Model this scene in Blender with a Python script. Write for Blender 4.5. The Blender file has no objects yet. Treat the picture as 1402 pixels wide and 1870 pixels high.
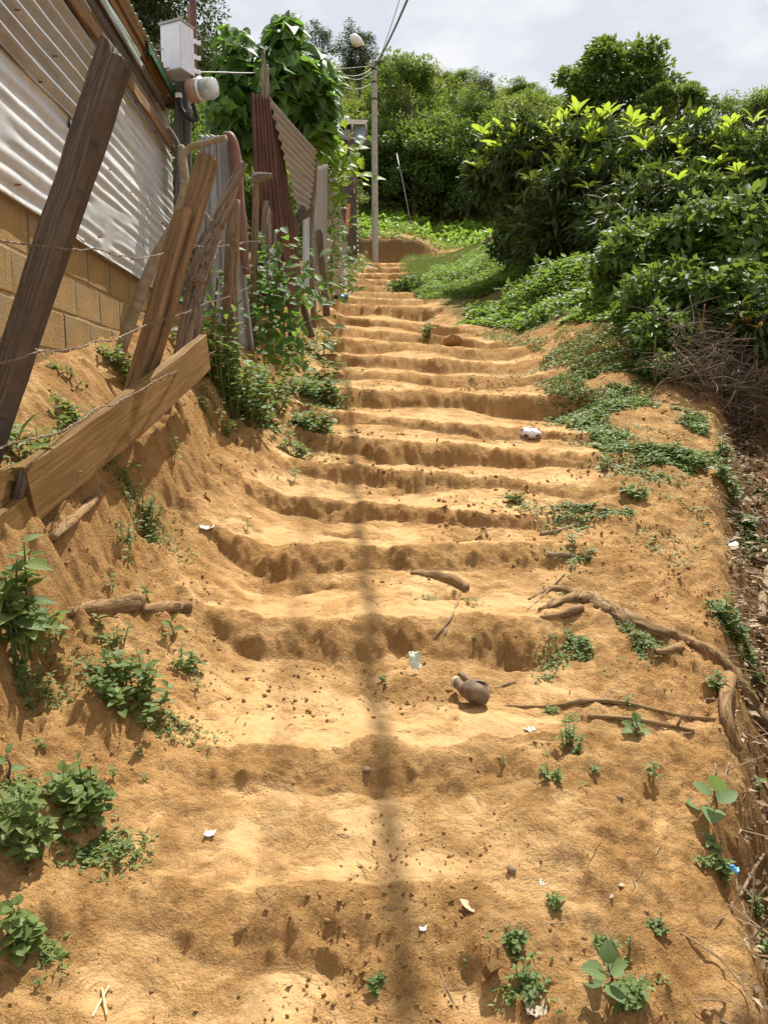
import bpy, math, random
import numpy as np
from mathutils import Vector, Matrix

# ------------------------------------------------------------------ camera, sky, sun, exposure
SC = bpy.context.scene
COL = SC.collection
FPX, PCX, PCY = 1405.0, 701.0, 935.0          # focal length and centre, in photograph pixels
PITCH = math.radians(7.5)
EYE = np.array([0.0, 0.0, 1.6])
cam = bpy.data.cameras.new('camera'); cam_ob = bpy.data.objects.new('camera', cam); COL.objects.link(cam_ob)
cam.sensor_fit = 'VERTICAL'; cam.sensor_height = 24.0; cam.lens = 24.0 * FPX / 1870.0
cam.clip_start = 0.05; cam.clip_end = 2000
cam_ob.location = EYE; cam_ob.rotation_euler = (math.radians(90) - PITCH, 0, 0)
SC.camera = cam_ob
SUN_EL, SUN_AZ = math.radians(60), math.radians(20)   # azimuth measured from +Y towards +X
world = bpy.data.worlds.new('World'); SC.world = world; world.use_nodes = True
wn = world.node_tree; wn.nodes.clear()
def wnode(t, **kw):
    n = wn.nodes.new(t)
    for k, v in kw.items(): setattr(n, k, v)
    return n
w_out = wnode('ShaderNodeOutputWorld'); w_bg = wnode('ShaderNodeBackground')
w_sky = wnode('ShaderNodeTexSky', sky_type='NISHITA', sun_disc=False)
w_sky.sun_elevation = SUN_EL; w_sky.sun_rotation = SUN_AZ; w_sky.altitude = 1500; w_sky.dust_density = 1.5
w_bg.inputs['Strength'].default_value = 0.1
w_tc = wnode('ShaderNodeTexCoord'); w_map = wnode('ShaderNodeMapping'); w_map.inputs['Scale'].default_value = (1, 1, 2.2)
w_map.inputs['Location'].default_value = (0.35, 0.2, 0.1)
w_n = wnode('ShaderNodeTexNoise'); w_n.inputs['Scale'].default_value = 2.3; w_n.inputs['Detail'].default_value = 6; w_n.inputs['Roughness'].default_value = 0.5
w_r = wnode('ShaderNodeValToRGB'); w_r.color_ramp.elements[0].position = 0.24; w_r.color_ramp.elements[1].position = 0.44
w_n2 = wnode('ShaderNodeTexNoise'); w_n2.inputs['Scale'].default_value = 5.2; w_n2.inputs['Detail'].default_value = 5; w_n2.inputs['Roughness'].default_value = 0.5
w_r2 = wnode('ShaderNodeValToRGB')
w_r2.color_ramp.elements[0].position = 0.42; w_r2.color_ramp.elements[0].color = (4.75, 4.95, 5.45, 1)
w_r2.color_ramp.elements[1].position = 0.57; w_r2.color_ramp.elements[1].color = (5.9, 6.0, 6.2, 1)
w_mix = wnode('ShaderNodeMix', data_type='RGBA')
L = wn.links.new
L(w_tc.outputs['Generated'], w_map.inputs['Vector']); L(w_map.outputs['Vector'], w_n.inputs['Vector']); L(w_map.outputs['Vector'], w_n2.inputs['Vector'])
L(w_n.outputs['Fac'], w_r.inputs['Fac']); L(w_n2.outputs['Fac'], w_r2.inputs['Fac'])
L(w_r.outputs['Color'], w_mix.inputs['Factor']); L(w_sky.outputs['Color'], w_mix.inputs['A']); L(w_r2.outputs['Color'], w_mix.inputs['B'])
L(w_mix.outputs['Result'], w_bg.inputs['Color']); L(w_bg.outputs['Background'], w_out.inputs['Surface'])
sun = bpy.data.lights.new('sun', 'SUN'); sun_ob = bpy.data.objects.new('sun', sun); COL.objects.link(sun_ob)
sun.energy = 5.0; sun.angle = math.radians(0.55); sun.color = (1.0, 0.955, 0.87)
sdir = Vector((math.sin(SUN_AZ) * math.cos(SUN_EL), math.cos(SUN_AZ) * math.cos(SUN_EL), math.sin(SUN_EL)))
sun_ob.rotation_euler = sdir.to_track_quat('Z', 'Y').to_euler(); sun_ob.location = (3, 3, 20)
SC.view_settings.view_transform = 'Standard'; SC.view_settings.look = 'None'
SC.view_settings.exposure = 0.66; SC.view_settings.gamma = 1.0; SC.view_settings.use_curve_mapping = False
SC.cycles.max_bounces = 6; SC.cycles.transmission_bounces = 4; SC.cycles.transparent_max_bounces = 8
SC.cycles.use_denoising = True

# ------------------------------------------------------------------ helpers
RNG = np.random.default_rng(7)
random.seed(7)
def nrm(v):
    v = np.asarray(v, float); return v / np.maximum(np.linalg.norm(v, axis=-1, keepdims=True), 1e-9)
def ray(px, py):
    X, Y = (px - PCX) / FPX, -(py - PCY) / FPX
    return np.array([X, math.cos(PITCH) + Y * math.sin(PITCH), -math.sin(PITCH) + Y * math.cos(PITCH)])
def at(px, py, Y):                    # the point on a sight line at distance Y along the path
    d = ray(px, py); return EYE + d * (Y / d[1])
def onplane(px, py, p0, n):
    d = ray(px, py); return EYE + d * (np.dot(np.asarray(p0) - EYE, n) / np.dot(d, n))
SLOPE = 0.245
def onslope(px, py):
    d = ray(px, py); return EYE + d * (EYE[2] / (SLOPE * d[1] - d[2]))

def hash2(ix, iy, seed):
    h = (ix.astype(np.int64) * 374761393 + iy.astype(np.int64) * 668265263 + seed * 1442695041) & 0xFFFFFFFF
    h = ((h ^ (h >> 13)) * 1274126177) & 0xFFFFFFFF
    h = h ^ (h >> 16)
    return (h & 0xFFFFFF).astype(np.float32) / float(0xFFFFFF)
def vnoise(x, y, seed=0):
    x = np.asarray(x, float); y = np.asarray(y, float)
    xf, yf = np.floor(x), np.floor(y); fx, fy = x - xf, y - yf
    ux, uy = fx * fx * fx * (fx * (fx * 6 - 15) + 10), fy * fy * fy * (fy * (fy * 6 - 15) + 10)
    a, b = hash2(xf, yf, seed), hash2(xf + 1, yf, seed); c, d = hash2(xf, yf + 1, seed), hash2(xf + 1, yf + 1, seed)
    return (a + (b - a) * ux + (c - a) * uy + (a - b - c + d) * ux * uy) * 2 - 1
def fbm(x, y, seed=0, octv=4, gain=0.5):
    s, a, f = 0.0, 1.0, 1.0
    for o in range(octv):
        c, sn = math.cos(o * 1.1), math.sin(o * 1.1)
        s = s + a * vnoise((x * c - y * sn) * f, (x * sn + y * c) * f, seed + o * 17); a *= gain; f *= 2.03
    return s
def sstep(a, b, x):
    t = np.clip((np.asarray(x, float) - a) / (b - a), 0, 1); return t * t * (3 - 2 * t)

def set_props(o, label=None, cat=None, group=None, kind=None):
    if label: o['label'] = label
    if cat: o['category'] = cat
    if group: o['group'] = group
    if kind: o['kind'] = kind
    return o
def thing(name, label, cat, loc, group=None):
    o = bpy.data.objects.new(name, None); COL.objects.link(o)
    o.location = tuple(float(c) for c in loc); o.empty_display_size = 0.1
    return set_props(o, label, cat, group)
def wloc(o):
    p = np.array(o.location)
    return p + (wloc(o.parent) if o.parent else 0)
def make_mesh(name, V, F, mat=None, smooth=False, attrs=None):
    """V (N,3); F a list of faces, or an int array (M,3) / (M,4)"""
    me = bpy.data.meshes.new(name); V = np.asarray(V, np.float32)
    if isinstance(F, np.ndarray):
        m, k = F.shape
        me.vertices.add(len(V)); me.vertices.foreach_set('co', V.ravel())
        me.loops.add(m * k); me.loops.foreach_set('vertex_index', F.astype(np.int32).ravel())
        me.polygons.add(m); me.polygons.foreach_set('loop_start', np.arange(0, m * k, k, dtype=np.int32))
        me.update(calc_edges=True)
    else:
        me.from_pydata(V.tolist(), [], [tuple(int(i) for i in f) for f in F]); me.update()
    if smooth: me.polygons.foreach_set('use_smooth', np.ones(len(me.polygons), bool))
    for an, av in (attrs or {}).items():
        av = np.asarray(av, np.float32)
        if av.ndim == 1: me.attributes.new(an, 'FLOAT', 'POINT').data.foreach_set('value', av)
        else: me.attributes.new(an, 'FLOAT_VECTOR', 'POINT').data.foreach_set('vector', av.ravel())
    if mat: me.materials.append(mat)
    return me
def link(name, me, parent=None, loc=None):
    o = bpy.data.objects.new(name, me); COL.objects.link(o)
    if parent: o.parent = parent
    if loc is not None: o.location = tuple(float(c) for c in loc)
    return o
def part(name, VF, mat, parent, smooth=False, kind=None, label=None, attrs=None, origin=None):
    """a mesh given in world coordinates, linked under its parent with its origin inside it"""
    V, F = np.asarray(VF[0], float), VF[1]
    at_ = dict(attrs or {})
    if len(VF) > 2 and VF[2] is not None: at_['guv'] = VF[2]
    o0 = V.mean(0) if origin is None else np.asarray(origin, float)
    pl = wloc(parent) if parent else np.zeros(3)
    me = make_mesh(name, V - o0, F, mat, smooth, at_)
    o = link(name, me, parent, o0 - pl)
    return set_props(o, label=label, kind=kind)
def single(name, VF, mat, label, cat, group=None, smooth=False, kind=None, attrs=None):
    o = part(name, VF, mat, None, smooth, attrs=attrs); return set_props(o, label, cat, group, kind)
def join(*parts):
    Vs, Fs, Us, off = [], [], [], 0
    for p in parts:
        Vs.append(np.asarray(p[0], float)); Fs += [tuple(int(i) + off for i in f) for f in p[1]]
        Us.append(p[2] if len(p) > 2 and p[2] is not None else np.zeros((len(p[0]), 3))); off += len(p[0])
    return np.vstack(Vs), Fs, np.vstack(Us)

def tube(pts, rad, n=8, cap=True, rough=0.0, seed=0, sub=1):
    P = np.asarray(pts, float); R = np.full(len(P), rad, float) if np.isscalar(rad) else np.asarray(rad, float)
    if sub > 1:
        t = np.arange(len(P)); q = np.linspace(0, len(P) - 1, (len(P) - 1) * sub + 1)
        Q = np.zeros((len(q), 3))
        for i, u in enumerate(q):                       # Catmull-Rom
            k = min(int(u), len(P) - 2); f = u - k
            p0, p1, p2, p3 = P[max(k - 1, 0)], P[k], P[k + 1], P[min(k + 2, len(P) - 1)]
            Q[i] = 0.5 * (2 * p1 + (p2 - p0) * f + (2 * p0 - 5 * p1 + 4 * p2 - p3) * f * f + (3 * p1 - p0 - 3 * p2 + p3) * f ** 3)
        R = np.interp(q, t, R); P = Q
    T = nrm(np.gradient(P, axis=0)); up = np.array([0.31, 0.2, 0.93])
    if abs(np.dot(T[0], up)) > 0.9: up = np.array([1.0, 0.1, 0])
    N = nrm(np.cross(T[0], up)); V, U = [], []; ln = 0.0
    for i in range(len(P)):
        N = nrm(N - T[i] * np.dot(N, T[i])); B = np.cross(T[i], N)
        if i: ln += np.linalg.norm(P[i] - P[i - 1])
        for j in range(n):
            a = 2 * math.pi * j / n
            r = R[i] * (1 + rough * float(vnoise(ln / max(R[0], .005) * 0.35, j * 1.7, seed) + 0.6 * vnoise(ln / max(R[0], .005) * 0.1, j * 0.9, seed + 5)))
            V.append(P[i] + (N * math.cos(a) + B * math.sin(a)) * r); U.append((ln, a * R[i], seed * 0.37))
    F = [(i * n + j, i * n + (j + 1) % n, (i + 1) * n + (j + 1) % n, (i + 1) * n + j) for i in range(len(P) - 1) for j in range(n)]
    if cap: F += [tuple(range(n - 1, -1, -1)), tuple(range((len(P) - 1) * n, len(P) * n))]
    return np.array(V), F, np.array(U)
def box(x0, x1, y0, y1, z0, z1):
    V = np.array([(x, y, z) for x in (x0, x1) for y in (y0, y1) for z in (z0, z1)], float)
    return V, [(0, 1, 3, 2), (4, 6, 7, 5), (0, 4, 5, 1), (2, 3, 7, 6), (0, 2, 6, 4), (1, 5, 7, 3)], V.copy()
def beam(p0, p1, w, h, wdir, n=14, rough=0.004, seed=0, bow=0.0, end0=0.0, end1=0.0, wtaper=1.0, bev=0.12):
    """sawn timber from p0 to p1, w wide along wdir, h thick; ragged ends, worn arrises"""
    p0, p1 = np.asarray(p0, float), np.asarray(p1, float); T = nrm(p1 - p0); ln = np.linalg.norm(p1 - p0)
    W = nrm(np.asarray(wdir, float) - T * np.dot(wdir, T)); H = np.cross(T, W)
    b = min(w, h) * bev
    sec = []
    m = 4
    for k in range(m + 1): sec.append((-w / 2 + b + (w - 2 * b) * k / m, -h / 2))
    for k in range(3): sec.append((w / 2, -h / 2 + b + (h - 2 * b) * k / 2))
    for k in range(m + 1): sec.append((w / 2 - b - (w - 2 * b) * k / m, h / 2))
    for k in range(3): sec.append((-w / 2, h / 2 - b - (h - 2 * b) * k / 2))
    ns = len(sec); V, U = [], []
    for i in range(n + 1):
        t = i / n; c = p0 + T * ln * t + H * bow * math.sin(t * math.pi); s = 1 + (wtaper - 1) * t
        for j, (a, e) in enumerate(sec):
            q1 = float(vnoise(t * ln * 6, j * 0.3, seed)) + 0.4 * float(vnoise(t * ln * 17, j * .5, seed + 3))
            q2 = .6 * float(vnoise(t * ln * 6, j * 0.3, seed + 9))
            sh = 0.0
            if i == 0: sh = end0 * (a / w) + 0.012 * float(vnoise(j * 1.3, 3.1, seed)) * (end0 != 0)
            if i == n: sh = end1 * (a / w) + 0.014 * float(vnoise(j * 1.3, 7.7, seed)) * (end1 != 0)
            V.append(c + W * (a * s + rough * q1 * np.sign(a)) + H * (e + rough * q2 * np.sign(e)) + T * sh); U.append((t * ln, a + (0.3 if e > 0 else 0), seed * 0.61))
    F = [(i * ns + j, i * ns + (j + 1) % ns, (i + 1) * ns + (j + 1) % ns, (i + 1) * ns + j) for i in range(n) for j in range(ns)]
    F += [tuple(range(ns - 1, -1, -1)), tuple(range(n * ns, (n + 1) * ns))]
    return np.array(V), F, np.array(U)
def sheet(P00, P10, P11, P01, waves, amp, nu=24, per=8, dent=0.006, seed=0, sharp=0.0, jag=0.0, thick=0.0016, flat=None):
    """corrugated sheet: u runs along the ridges (P00->P10), v across them; closed and of real thickness"""
    P00, P10, P11, P01 = [np.asarray(p, float) for p in (P00, P10, P11, P01)]
    nv = max(int(waves * per), 8); N = nrm(np.cross(P10 - P00, P01 - P00))
    u, v = np.meshgrid(np.linspace(0, 1, nu + 1), np.linspace(0, 1, nv + 1), indexing='ij')
    uj = u + jag * (fbm(v * 9, u * 0 + seed, seed, 3)) * np.where(u > 0.9, 1, np.where(u < 0.1, 1, 0))
    P = ((1 - uj) * (1 - v))[..., None] * P00 + (uj * (1 - v))[..., None] * P10 + (uj * v)[..., None] * P11 + ((1 - uj) * v)[..., None] * P01
    w = np.sin(2 * math.pi * waves * v + 0.4 * seed)
    if sharp: w = np.tanh(w * (1 + sharp)) if sharp < 8 else np.clip(w * 3 - 2, 0, 1)
    if flat is not None: w = w * sstep(flat[0], flat[1], np.abs(fbm(v * 2.3, u * 1.2, seed + 40, 2)))
    off = amp * w + dent * fbm(u * 3.3, v * 2.6, seed, 4)
    A = P + N * off[..., None]; B = A - N * thick
    V = np.vstack([A.reshape(-1, 3), B.reshape(-1, 3)]); n1 = (nu + 1) * (nv + 1)
    i, j = np.meshgrid(np.arange(nu), np.arange(nv), indexing='ij'); a = (i * (nv + 1) + j).ravel()
    F = np.stack([a, a + nv + 1, a + nv + 2, a + 1], 1); Fb = np.stack([a + 1, a + nv + 2, a + nv + 1, a], 1) + n1
    rim = []
    idx = lambda i, j: i * (nv + 1) + j
    for i in range(nu): rim += [(idx(i, 0), idx(i, 0) + n1, idx(i + 1, 0) + n1, idx(i + 1, 0)), (idx(i + 1, nv), idx(i + 1, nv) + n1, idx(i, nv) + n1, idx(i, nv))]
    for j in range(nv): rim += [(idx(0, j + 1), idx(0, j + 1) + n1, idx(0, j) + n1, idx(0, j)), (idx(nu, j), idx(nu, j) + n1, idx(nu, j + 1) + n1, idx(nu, j + 1))]
    U = np.stack([u.ravel() * np.linalg.norm(P10 - P00), v.ravel() * np.linalg.norm(P01 - P00), np.full(n1, seed * 1.7)], 1)
    return V, np.vstack([F, Fb, np.array(rim)]), np.vstack([U, U])

# ------------------------------------------------------------------ materials
def material(name):
    m = bpy.data.materials.new(name); m.use_nodes = True; nt = m.node_tree; nt.nodes.clear()
    out = nt.nodes.new('ShaderNodeOutputMaterial'); b = nt.nodes.new('ShaderNodeBsdfPrincipled'); nt.links.new(b.outputs[0], out.inputs[0])
    class K: pass
    k = K(); k.m, k.nt, k.b, k.out = m, nt, b, out
    def node(t, ins=None, **kw):
        n = nt.nodes.new(t)
        for a, v in kw.items(): setattr(n, a, v)
        for a, v in (ins or {}).items():
            if hasattr(v, 'is_output'): nt.links.new(v, n.inputs[a])
            else: n.inputs[a].default_value = v
        return n
    k.node = node; k.link = nt.links.new
    def coords(scale, attr=None):
        src = node('ShaderNodeAttribute', attribute_name=attr).outputs['Vector'] if attr else node('ShaderNodeTexCoord').outputs['Object']
        return node('ShaderNodeMapping', {'Vector': src, 'Scale': scale}).outputs[0]
    k.coords = coords
    k.noise = lambda vec, sc, det=4, rough=0.55, dist=0.0: node('ShaderNodeTexNoise', {'Vector': vec, 'Scale': sc, 'Detail': det, 'Roughness': rough, 'Distortion': dist}).outputs['Fac']
    def ramp(fac, *stops):
        n = node('ShaderNodeValToRGB', {'Fac': fac}); cr = n.color_ramp
        while len(cr.elements) < len(stops): cr.elements.new(0.5)
        for e, (p, c) in zip(cr.elements, stops): e.position = p; e.color = (*c, 1) if len(c) == 3 else c
        return n.outputs[0]
    k.ramp = ramp
    k.mix = lambda f, a, b_, mode='MIX': node('ShaderNodeMix', {'Factor': f, 'A': a, 'B': b_}, data_type='RGBA', blend_type=mode).outputs['Result']
    def mixc(f, a, b_, mode='MIX'):
        n = node('ShaderNodeMix', data_type='RGBA', blend_type=mode)
        for nm, v in (('Factor', f), ('A', a), ('B', b_)):
            s = [i for i in n.inputs if i.name == nm and (i.type == 'RGBA' if nm != 'Factor' else i.type == 'VALUE')][0]
            if hasattr(v, 'is_output'): nt.links.new(v, s)
            else: s.default_value = (*v, 1) if isinstance(v, tuple) and len(v) == 3 else v
        return [o for o in n.outputs if o.type == 'RGBA'][0]
    k.mix = mixc
    k.math = lambda op, a, b_=0.0: node('ShaderNodeMath', {0: a, 1: b_}, operation=op).outputs[0]
    def bump(h, dist, strength=1.0, normal=None):
        n = node('ShaderNodeBump', {'Height': h, 'Distance': dist, 'Strength': strength})
        if normal is not None: nt.links.new(normal, n.inputs['Normal'])
        return n.outputs[0]
    k.bump = bump
    def attr(nm): return node('ShaderNodeAttribute', attribute_name=nm).outputs['Fac']
    k.attr = attr
    def fin(color=None, rough=None, normal=None, metal=None, spec=None):
        for nm, v in (('Base Color', color), ('Roughness', rough), ('Normal', normal), ('Metallic', metal), ('Specular IOR Level', spec)):
            if v is None: continue
            if hasattr(v, 'is_output'): nt.links.new(v, b.inputs[nm])
            else: b.inputs[nm].default_value = (*v, 1) if isinstance(v, tuple) and len(v) == 3 else v
        return m
    k.fin = fin
    return k
def m_plain(name, col, rough=0.6, metal=0.0, spec=0.4, var=0.25, scale=9.0):
    k = material(name); v = k.coords((1, 1, 1)); n = k.noise(v, scale, 5)
    lo = tuple(c * (1 - var) for c in col); hi = tuple(min(c * (1 + var), 0.95) for c in col)
    return k.fin(k.ramp(n, (0.3, lo), (0.7, hi)), rough, k.bump(n, 0.003, 0.5), metal, spec)
def m_wood(name, cols, along=2.5, across=70, dark=(0.03, 0.02, 0.012), crack=0.5, rough=0.85, soil=0.0):
    k = material(name); g = k.coords((along, across, 1), 'guv'); n = k.noise(g, 1.0, 6, 0.62, 0.6)
    g2 = k.coords((along * 0.5, across * 0.22, 1), 'guv'); n2 = k.noise(g2, 1.0, 4, 0.6, 1.2)
    o = k.coords((1, 1, 1)); n3 = k.noise(o, 5.0, 5, 0.6)
    c = k.ramp(n, (0.3, cols[0]), (0.5, cols[1]), (0.72, cols[2]))
    c = k.mix(k.ramp(n3, (0.35, (0.55, 0.55, 0.55)), (0.7, (1, 1, 1))), k.mix(0.45, c, (0.2, 0.2, 0.2), 'MULTIPLY'), c)
    cr = k.ramp(n2, (0.5 - 0.025 * crack - 0.0, (0, 0, 0)), (0.5, (1, 1, 1)), (0.5 + 0.025 * crack, (0, 0, 0)))
    c = k.mix(k.math('MULTIPLY', cr, crack), c, dark)
    if soil: c = k.mix(k.math('MULTIPLY', k.ramp(n3, (0.45, (0, 0, 0)), (0.65, (1, 1, 1))), soil), c, (0.26, 0.15, 0.06))
    h = k.math('SUBTRACT', n, k.math('MULTIPLY', cr, 0.9 * crack))
    return k.fin(c, rough, k.bump(h, 0.004, 0.9), None, 0.2)
def m_leaf(name, cols, trans, tw=0.35, rough=0.5, tone='attr', spec=0.25):
    """cols: dark, mid, bright leaf colours; trans: colour of light coming through; tone from the mesh or from the object"""
    k = material(name)
    t = k.attr('tone') if tone == 'attr' else k.node('ShaderNodeObjectInfo').outputs['Random']
    n = k.noise(k.coords((1, 1, 1)), 6.0 if tone == 'attr' else 22.0, 3)
    t2 = k.math('ADD', k.math('MULTIPLY', t, 0.75), k.math('MULTIPLY', n, 0.3))
    c = k.ramp(t2, (0.15, cols[0]), (0.5, cols[1]), (0.9, cols[2]))
    nm = None
    if tone == 'obj':                     # midrib and side veins in the leaf's own coordinates
        s = k.node('ShaderNodeSeparateXYZ', {0: k.node('ShaderNodeTexCoord').outputs['Object']}); ax = k.math('ABSOLUTE', s.outputs[0])
        rib = k.ramp(ax, (0.0, (1, 1, 1)), (0.022, (0, 0, 0)))
        w = k.math('FRACT', k.math('MULTIPLY', k.math('SUBTRACT', s.outputs[1], k.math('MULTIPLY', ax, 0.7)), 8.0))
        vein = k.math('MAXIMUM', rib, k.math('MULTIPLY', k.ramp(w, (0.0, (1, 1, 1)), (0.16, (0, 0, 0))), 0.45))
        c = k.mix(k.math('MULTIPLY', vein, 0.45), c, tuple(min(v * 1.5 + .03, .9) for v in cols[2]))
        bl = k.noise(k.node('ShaderNodeTexCoord').outputs['Object'], 3.5, 4)
        c = k.mix(k.math('MULTIPLY', k.ramp(bl, (.56, (0, 0, 0)), (.72, (1, 1, 1))), .35), c, (.24, .20, .08))
        nm = k.bump(vein, 0.012, 0.5)
    k.fin(c, rough, nm, None, spec)
    tr = k.node('ShaderNodeBsdfTranslucent', {'Color': k.mix(0.7, c, (*trans, 1.0))})
    mx = k.node('ShaderNodeMixShader', {0: tw, 1: k.b.outputs[0], 2: tr.outputs[0]})
    k.link(mx.outputs[0], k.out.inputs[0]); return k.m
def m_metal(name, base, streak, rough=0.4, metal=0.75, rust=None, rust_amt=0.5, dirt=None):
    k = material(name); o = k.coords((1, 1, 1)); g = k.coords((1.5, 26, 1), 'guv'); s = k.noise(g, 1.0, 5, 0.6); n = k.noise(o, 3.2, 6, 0.62)
    c = k.ramp(s, (0.3, streak), (0.62, base)); f = k.noise(o, 24, 5, 0.6)
    c = k.mix(k.ramp(f, (0.4, (0.25, 0.25, 0.25)), (0.7, (0, 0, 0))), c, tuple(x * 0.6 for x in streak))
    met = metal
    if rust:
        fac = k.math('MULTIPLY', k.ramp(k.math('ADD', k.math('MULTIPLY', n, 0.7), k.math('MULTIPLY', s, 0.3)), (0.62 - 0.4 * rust_amt, (0, 0, 0)), (0.78 - 0.4 * rust_amt, (1, 1, 1))), 0.95)
        rc = k.ramp(f, (0.3, tuple(x * 0.5 for x in rust)), (0.7, rust)); c = k.mix(fac, c, rc)
        met = k.math('MULTIPLY', k.math('SUBTRACT', 1.0, fac), metal)
    if dirt:
        c = k.mix(k.math('MULTIPLY', k.ramp(k.noise(o, 1.7, 6, 0.65), (0.48, (0, 0, 0)), (0.7, (1, 1, 1))), 0.6), c, dirt)
    return k.fin(c, k.ramp(n, (0.3, (rough - .1,) * 3), (0.7, (rough + .2,) * 3)), k.bump(f, 0.0015, 0.6), met, 0.4)

def m_soil():
    k = material('clay_soil'); o = k.node('ShaderNodeTexCoord').outputs['Object']
    big = k.noise(o, 1.1, 5, 0.6); mid = k.noise(o, 5.5, 6, 0.62, 0.4); fine = k.noise(o, 38, 6, 0.68); grit = k.noise(o, 170, 4, 0.7)
    worn = k.attr('worn'); damp = k.attr('damp'); green = k.attr('green')
    loose = k.ramp(k.math('ADD', k.math('MULTIPLY', mid, 0.55), k.math('MULTIPLY', fine, 0.45)), (0.30, (0.310, 0.158, 0.054)), (0.50, (0.485, 0.272, 0.100)), (0.70, (0.590, 0.355, 0.150)))
    pale = k.ramp(k.math('ADD', k.math('MULTIPLY', mid, 0.5), k.math('MULTIPLY', fine, 0.5)), (0.30, (0.465, 0.275, 0.112)), (0.52, (0.550, 0.343, 0.154)), (0.75, (0.620, 0.412, 0.208)))
    wf = k.ramp(k.math('ADD', k.math('MULTIPLY', worn, 0.8), k.math('MULTIPLY', k.math('SUBTRACT', mid, 0.5), 1.3)), (0.22, (0, 0, 0)), (0.62, (1, 1, 1)))
    c = k.mix(wf, loose, pale)
    red = k.ramp(big, (0.46, (0, 0, 0)), (0.68, (1, 1, 1)))
    c = k.mix(k.math('MULTIPLY', red, 0.4), c, (0.46, 0.225, 0.072))
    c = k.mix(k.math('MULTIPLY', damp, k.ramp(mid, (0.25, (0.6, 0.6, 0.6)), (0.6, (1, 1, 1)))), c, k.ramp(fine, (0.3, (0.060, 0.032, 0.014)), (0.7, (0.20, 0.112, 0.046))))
    gn = k.ramp(k.math('ADD', k.math('MULTIPLY', green, 0.9), k.math('MULTIPLY', k.math('SUBTRACT', fine, 0.5), 1.6)), (0.35, (0, 0, 0)), (0.75, (1, 1, 1)))
    c = k.mix(k.math('MULTIPLY', gn, 0.85), c, k.ramp(grit, (0.3, (0.045, 0.07, 0.014)), (0.7, (0.12, 0.15, 0.035))))
    gk = k.ramp(wf, (0, (1, 1, 1)), (1, (.25, .25, .25)))
    c = k.mix(k.math('MULTIPLY', gk, k.ramp(grit, (0.36, (0.5, 0.5, 0.5)), (0.48, (0, 0, 0)))), c, (0.23, 0.115, 0.036)); c = k.mix(k.math('MULTIPLY', gk, k.ramp(grit, (0.56, (0, 0, 0)), (0.7, (0.4, 0.4, 0.4)))), c, (0.68, 0.49, 0.24))
    sp = k.node('ShaderNodeTexVoronoi', {'Vector': o, 'Scale': 55.0}); spk = k.ramp(sp.outputs['Distance'], (0.06, (1, 1, 1)), (0.14, (0, 0, 0)))
    spm = k.math('MULTIPLY', spk, k.ramp(k.noise(o, 9, 3), (0.5, (0, 0, 0)), (0.62, (0.8, 0.8, 0.8))))
    c = k.mix(spm, c, (0.075, 0.04, 0.018))
    cr = k.node('ShaderNodeTexVoronoi', {'Vector': k.node('ShaderNodeMapping', {'Vector': k.node('ShaderNodeVectorMath', {0: o, 1: k.node('ShaderNodeVectorMath', {0: k.node('ShaderNodeTexNoise', {'Vector': o, 'Scale': 6.0}).outputs['Color'], 1: (0.16, 0.16, 0.16)}, operation='MULTIPLY').outputs[0]}, operation='ADD').outputs[0]}).outputs[0], 'Scale': 5.5}, feature='DISTANCE_TO_EDGE')
    ck = k.math('MULTIPLY', k.ramp(cr.outputs['Distance'], (0.0, (1, 1, 1)), (0.010, (0, 0, 0))), k.ramp(k.noise(o, 2.3, 3), (0.56, (0, 0, 0)), (0.68, (1, 1, 1))))
    c = k.mix(k.math('MULTIPLY', ck, 0.28), c, (0.12, 0.06, 0.022))
    rough = k.ramp(wf, (0, (1, 1, 1)), (1, (0.22, 0.22, 0.22)))
    crumb = k.noise(o, 88, 5, 0.75)
    h = k.math('ADD', k.math('MULTIPLY', fine, 1.0), k.math('ADD', k.math('MULTIPLY', grit, 0.30), k.math('MULTIPLY', crumb, 0.5)))
    h = k.math('SUBTRACT', k.math('MULTIPLY', h, rough), k.math('MULTIPLY', k.math('ADD', ck, spm), 0.3))
    return k.fin(c, 0.95, k.bump(h, 0.032, 1.0), None, 0.1)

# ------------------------------------------------------------------ the ground: one slope cut into earth steps
LIPS = [(290, 1640, 740, 1640), (330, 1335, 1000, 1345), (400, 1112, 1000, 1118), (400, 985, 1010, 985), (520, 905, 1000, 938), (560, 842, 1130, 888),
        (560, 787, 1130, 830), (600, 745, 1060, 790), (640, 705, 1050, 722), (600, 672, 1000, 690), (600, 642, 970, 664), (600, 614, 900, 637), (590, 590, 800, 612),
        (590, 573, 790, 590), (640, 553, 770, 558), (640, 541, 760, 546), (640, 531, 750, 534), (650, 519, 735, 521), (655, 508, 730, 509),
        (660, 497, 728, 498), (668, 487, 727, 487.5), (674, 479, 727, 479.5)]
LIP = []
for (xa, ya, xb, yb) in LIPS:
    a, b = onslope(xa, ya), onslope(xb, yb); m_ = (b[1] - a[1]) / (b[0] - a[0]); LIP.append((a[1] - m_ * a[0], m_))
LIP = [(-2.1, 0), (-1.3, 0), (-0.5, 0), (0.25, 0), (1.02, 0.0)] + LIP + [(33.5, 0)]
def lip_y(k, x, wob=True):
    y0, m_ = LIP[k]; xx = np.clip(x, -1.4, 2.2); y = y0 + m_ * xx
    if wob:
        a = 0.085 if y0 < 6 else 0.11
        y = y + a * vnoise(x * 1.9, x * 0 + k * 7.3, 31) + a * 0.55 * vnoise(x * 5.1, x * 0 + k * 3.1, 37)
    return y
Yk_ = [0.0, 1.735, 2.35, 3.08, 3.87, 4.5, 5.2, 5.94, 7.5, 9.0, 10.9, 12.9, 15, 18.4, 28, 34]
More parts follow.
